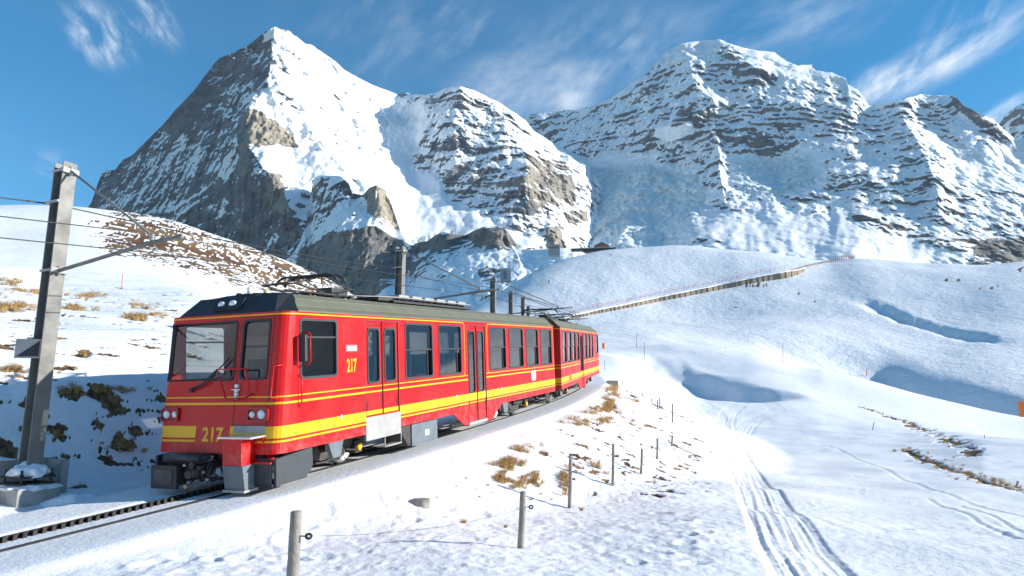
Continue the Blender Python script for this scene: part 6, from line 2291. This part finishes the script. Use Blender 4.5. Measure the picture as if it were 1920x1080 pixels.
for k in range(9):
    u = 1567 + k * 4.0; p = hit_ground(u, 490 - k * .55, 200, 900); sc = math.hypot(p.x, p.y) / 1300
    bm = bmesh.new(); tube(bm, [p - nl, p - nl + Vector((0, 0, 8 * sc))], .18, 5); mesh_obj('stake', bm, m_pole, net)
    if prevp is not None:
        for hh in (2, 5, 7.5): tube(bmn, [prevp - nl + Vector((0, 0, hh * sc)), p - nl + Vector((0, 0, hh * sc))], .07, 4)
    prevp = p
mesh_obj('net_rope', bmn, m_pole, net)

# ------------------------------------------------------------------ buildings on the crest
m_cw = mat('chalet_wood', (.26, .12, .07), .8, var=.2, vscale=.5)
m_cr = mat('chalet_roof', (.10, .075, .07), .8)


def chalet(u, v, wpx, hpx, label, wall, roofm, r):
    b = pt(u, v, r); s_ = r / 1300
    W_, H_ = wpx * s_, hpx * s_
    ang = math.atan2(b.x, b.y)
    o = empty('chalet', Matrix.Translation(b) @ Matrix.Rotation(-ang, 4, 'Z'))
    tag(o, label, 'building')
    hw = W_ / 2
    part('wall', lambda bm: prism(bm, [(-hw, -6), (hw, -6), (hw, H_ * .45), (0, H_ * .92), (-hw, H_ * .45)], 'y', 0, W_ * .8), wall, o)
    part('roof', lambda bm: prism(bm, [(-hw * 1.18, H_ * .36), (-hw * 1.18, H_ * .47), (0, H_ * 1.05), (hw * 1.18, H_ * .47), (hw * 1.18, H_ * .36), (0, H_ * .93)], 'y', -W_ * .08, W_ * .88), roofm, o)
    for k in range(4):
        x = -hw * .75 + k * hw * .43
        wf = part('window', lambda bm: box(bm, x, x + hw * .22, -.06, .02, H_ * .08, H_ * .32), m_white, o)
        part('pane', lambda bm: box(bm, x + .12, x + hw * .22 - .12, -.10, -.065, H_ * .08 + .12, H_ * .32 - .12), m_rub, wf)
    part('chimney', lambda bm: box(bm, hw * .3, hw * .3 + .9, W_ * .4, W_ * .4 + .9, H_ * .7, H_ * 1.15), m_conc, o)
    return o


chalet(1128, 466, 24, 12, 'brown timber chalet with a low gabled roof on the crest', m_cw, m_cr, 735)
o = empty('stone_building', Matrix.Translation(pt(1040, 469, 760)) @ Matrix.Rotation(-math.atan2(pt(1040, 469, 760).x, pt(1040, 469, 760).y), 4, 'Z'))
tag(o, 'small pale flat-roofed building at the foot of the beige crag', 'building')
s_ = 760 / 1300
part('wall', lambda bm: box(bm, -12 * s_, 10 * s_, 0, 9, -6, 10 * s_), m_conc, o)
part('roof', lambda bm: box(bm, -13 * s_, 11 * s_, -.6, 9.6, 10 * s_ + .01, 11.2 * s_), m_lgrey, o)
for k in range(4):
    part('window', lambda bm: box(bm, (-10 + k * 5) * s_, (-7.5 + k * 5) * s_, -.12, .05, 3.5 * s_, 7 * s_), m_rub, o)
# dark platform with snow shed under the chalet
b0 = pt(1110, 469, 725)
o = empty('station_platform', Matrix.Translation(b0) @ Matrix.Rotation(-math.atan2(b0.x, b0.y), 4, 'Z'))
tag(o, 'dark platform deck on piers jutting from the crest below the chalet', 'platform')
s_ = 725 / 1300
part('deck', lambda bm: prism(bm, [(-40 * s_, 3.2 * s_), (45 * s_, 4.4 * s_), (45 * s_, 2.6 * s_), (15 * s_, -2.5 * s_), (-12 * s_, -2.5 * s_), (-20 * s_, 1.5 * s_), (-40 * s_, 1.6 * s_)], 'y', 0, 10), m_dark, o)
for k in range(6):
    part('pier', lambda bm: box(bm, (-14 + k * 5) * s_, (-13 + k * 5) * s_, -.4, 1, -8, -2.0 * s_), m_dark, o)
part('snow_cover', lambda bm: box(bm, -40 * s_, 44 * s_, .5, 12, 4.45 * s_, 4.9 * s_), m_snow, o)
# pale portal building in the shaded gully
b0 = pt(946, 512, 690)
o = empty('tunnel_portal', Matrix.Translation(b0) @ Matrix.Rotation(-math.atan2(b0.x, b0.y), 4, 'Z'))
tag(o, 'blue-grey concrete portal in the shaded gully left of the snow ridge', 'building')
s_ = 690 / 1300
part('wall', lambda bm: box(bm, -8 * s_, 12 * s_, 0, 10, -8, 9 * s_), m_conc, o)
part('doorway', lambda bm: box(bm, -2 * s_, 4 * s_, -.15, .2, -6, 4 * s_), m_grey, o)
part('roof', lambda bm: box(bm, -9 * s_, 13 * s_, -.6, 10.5, 9 * s_ + .01, 10.4 * s_), m_snow, o)

# ------------------------------------------------------------------ skiers far up the slope


def skier(u, v, hpx, label, jacket):
    b = hit_ground(u, v, 200, 900); r = math.hypot(b.x, b.y); H_ = max(1.75, hpx * r / 1300)
    k = H_ / 1.75
    o = empty('person', loc=b)
    tag(o, label, 'person', 'skiers on the far slope')
    V = [(0, 0, .92), (0, 0, 1.15), (0, -.05, 1.42), (0, -.08, 1.52), (0, -.10, 1.68), (.12, 0, .88), (.14, -.14, .48), (.14, 0, .06), (-.12, 0, .88), (-.14, -.14, .48), (-.14, 0, .06), (.20, -.06, 1.40), (.34, -.10, 1.14), (.38, -.34, 1.05), (-.20, -.06, 1.40), (-.34, -.10, 1.14), (-.38, -.34, 1.05)]
    E_ = [(0, 1), (1, 2), (2, 3), (3, 4), (0, 5), (5, 6), (6, 7), (0, 8), (8, 9), (9, 10), (2, 11), (11, 12), (12, 13), (2, 14), (14, 15), (15, 16)]
    Rr = [.16, .15, .17, .07, .12, .11, .08, .07, .11, .08, .07, .08, .06, .05, .08, .06, .05]
    bm = bmesh.new()
    for a, c in E_:
        tube(bm, [Vector(V[a]) * k, Vector(V[c]) * k], [Rr[a] * k, Rr[c] * k], 8)
    bmesh.ops.create_icosphere(bm, subdivisions=2, radius=.12 * k, matrix=Matrix.Translation(Vector(V[4]) * k))
    mesh_obj('body', bm, jacket, o)
    part('ski', lambda bm: box(bm, (.14 - .05) * k, (.14 + .05) * k, -.9 * k, .8 * k, 0, .03 * k), m_rub, o)
    part('ski', lambda bm: box(bm, (-.14 - .05) * k, (-.14 + .05) * k, -.9 * k, .8 * k, 0, .03 * k), m_rub, o)
    part('pole', lambda bm: tube(bm, [Vector((.38, -.34, 1.05)) * k, Vector((.46, .1, .02)) * k], .015 * k, 5), m_rub, o)
    part('pole', lambda bm: tube(bm, [Vector((-.38, -.34, 1.05)) * k, Vector((-.46, .1, .02)) * k], .015 * k, 5), m_rub, o)


m_jk = mat('dark_ski_suit', (.03, .035, .05), .8)
skier(1029, 531, 6, 'skier in dark clothing alone on the shaded side of the far slope', m_jk)
skier(1145, 480, 5, 'dark figure just below the platform on the crest', m_jk)
skier(1516, 483, 5, 'tiny figure standing on the skyline left of the shed', m_jk)
b = hit_ground(1380, 577, 200, 900)
bm = bmesh.new(); bmesh.ops.create_icosphere(bm, subdivisions=3, radius=1)
for v in bm.verts:
    c = v.co; f = 1 + .3 * float(pn(c.x * 1.5, c.y * 1.5, c.z * 1.5)); v.co = Vector((c.x * .9 * f, c.y * .6 * f, c.z * .5 * f))
o = mesh_obj('boulder', bm, m_dark, smooth=True); o.location = b; tag(o, 'small dark rock alone on the slope below the gallery', 'rock')
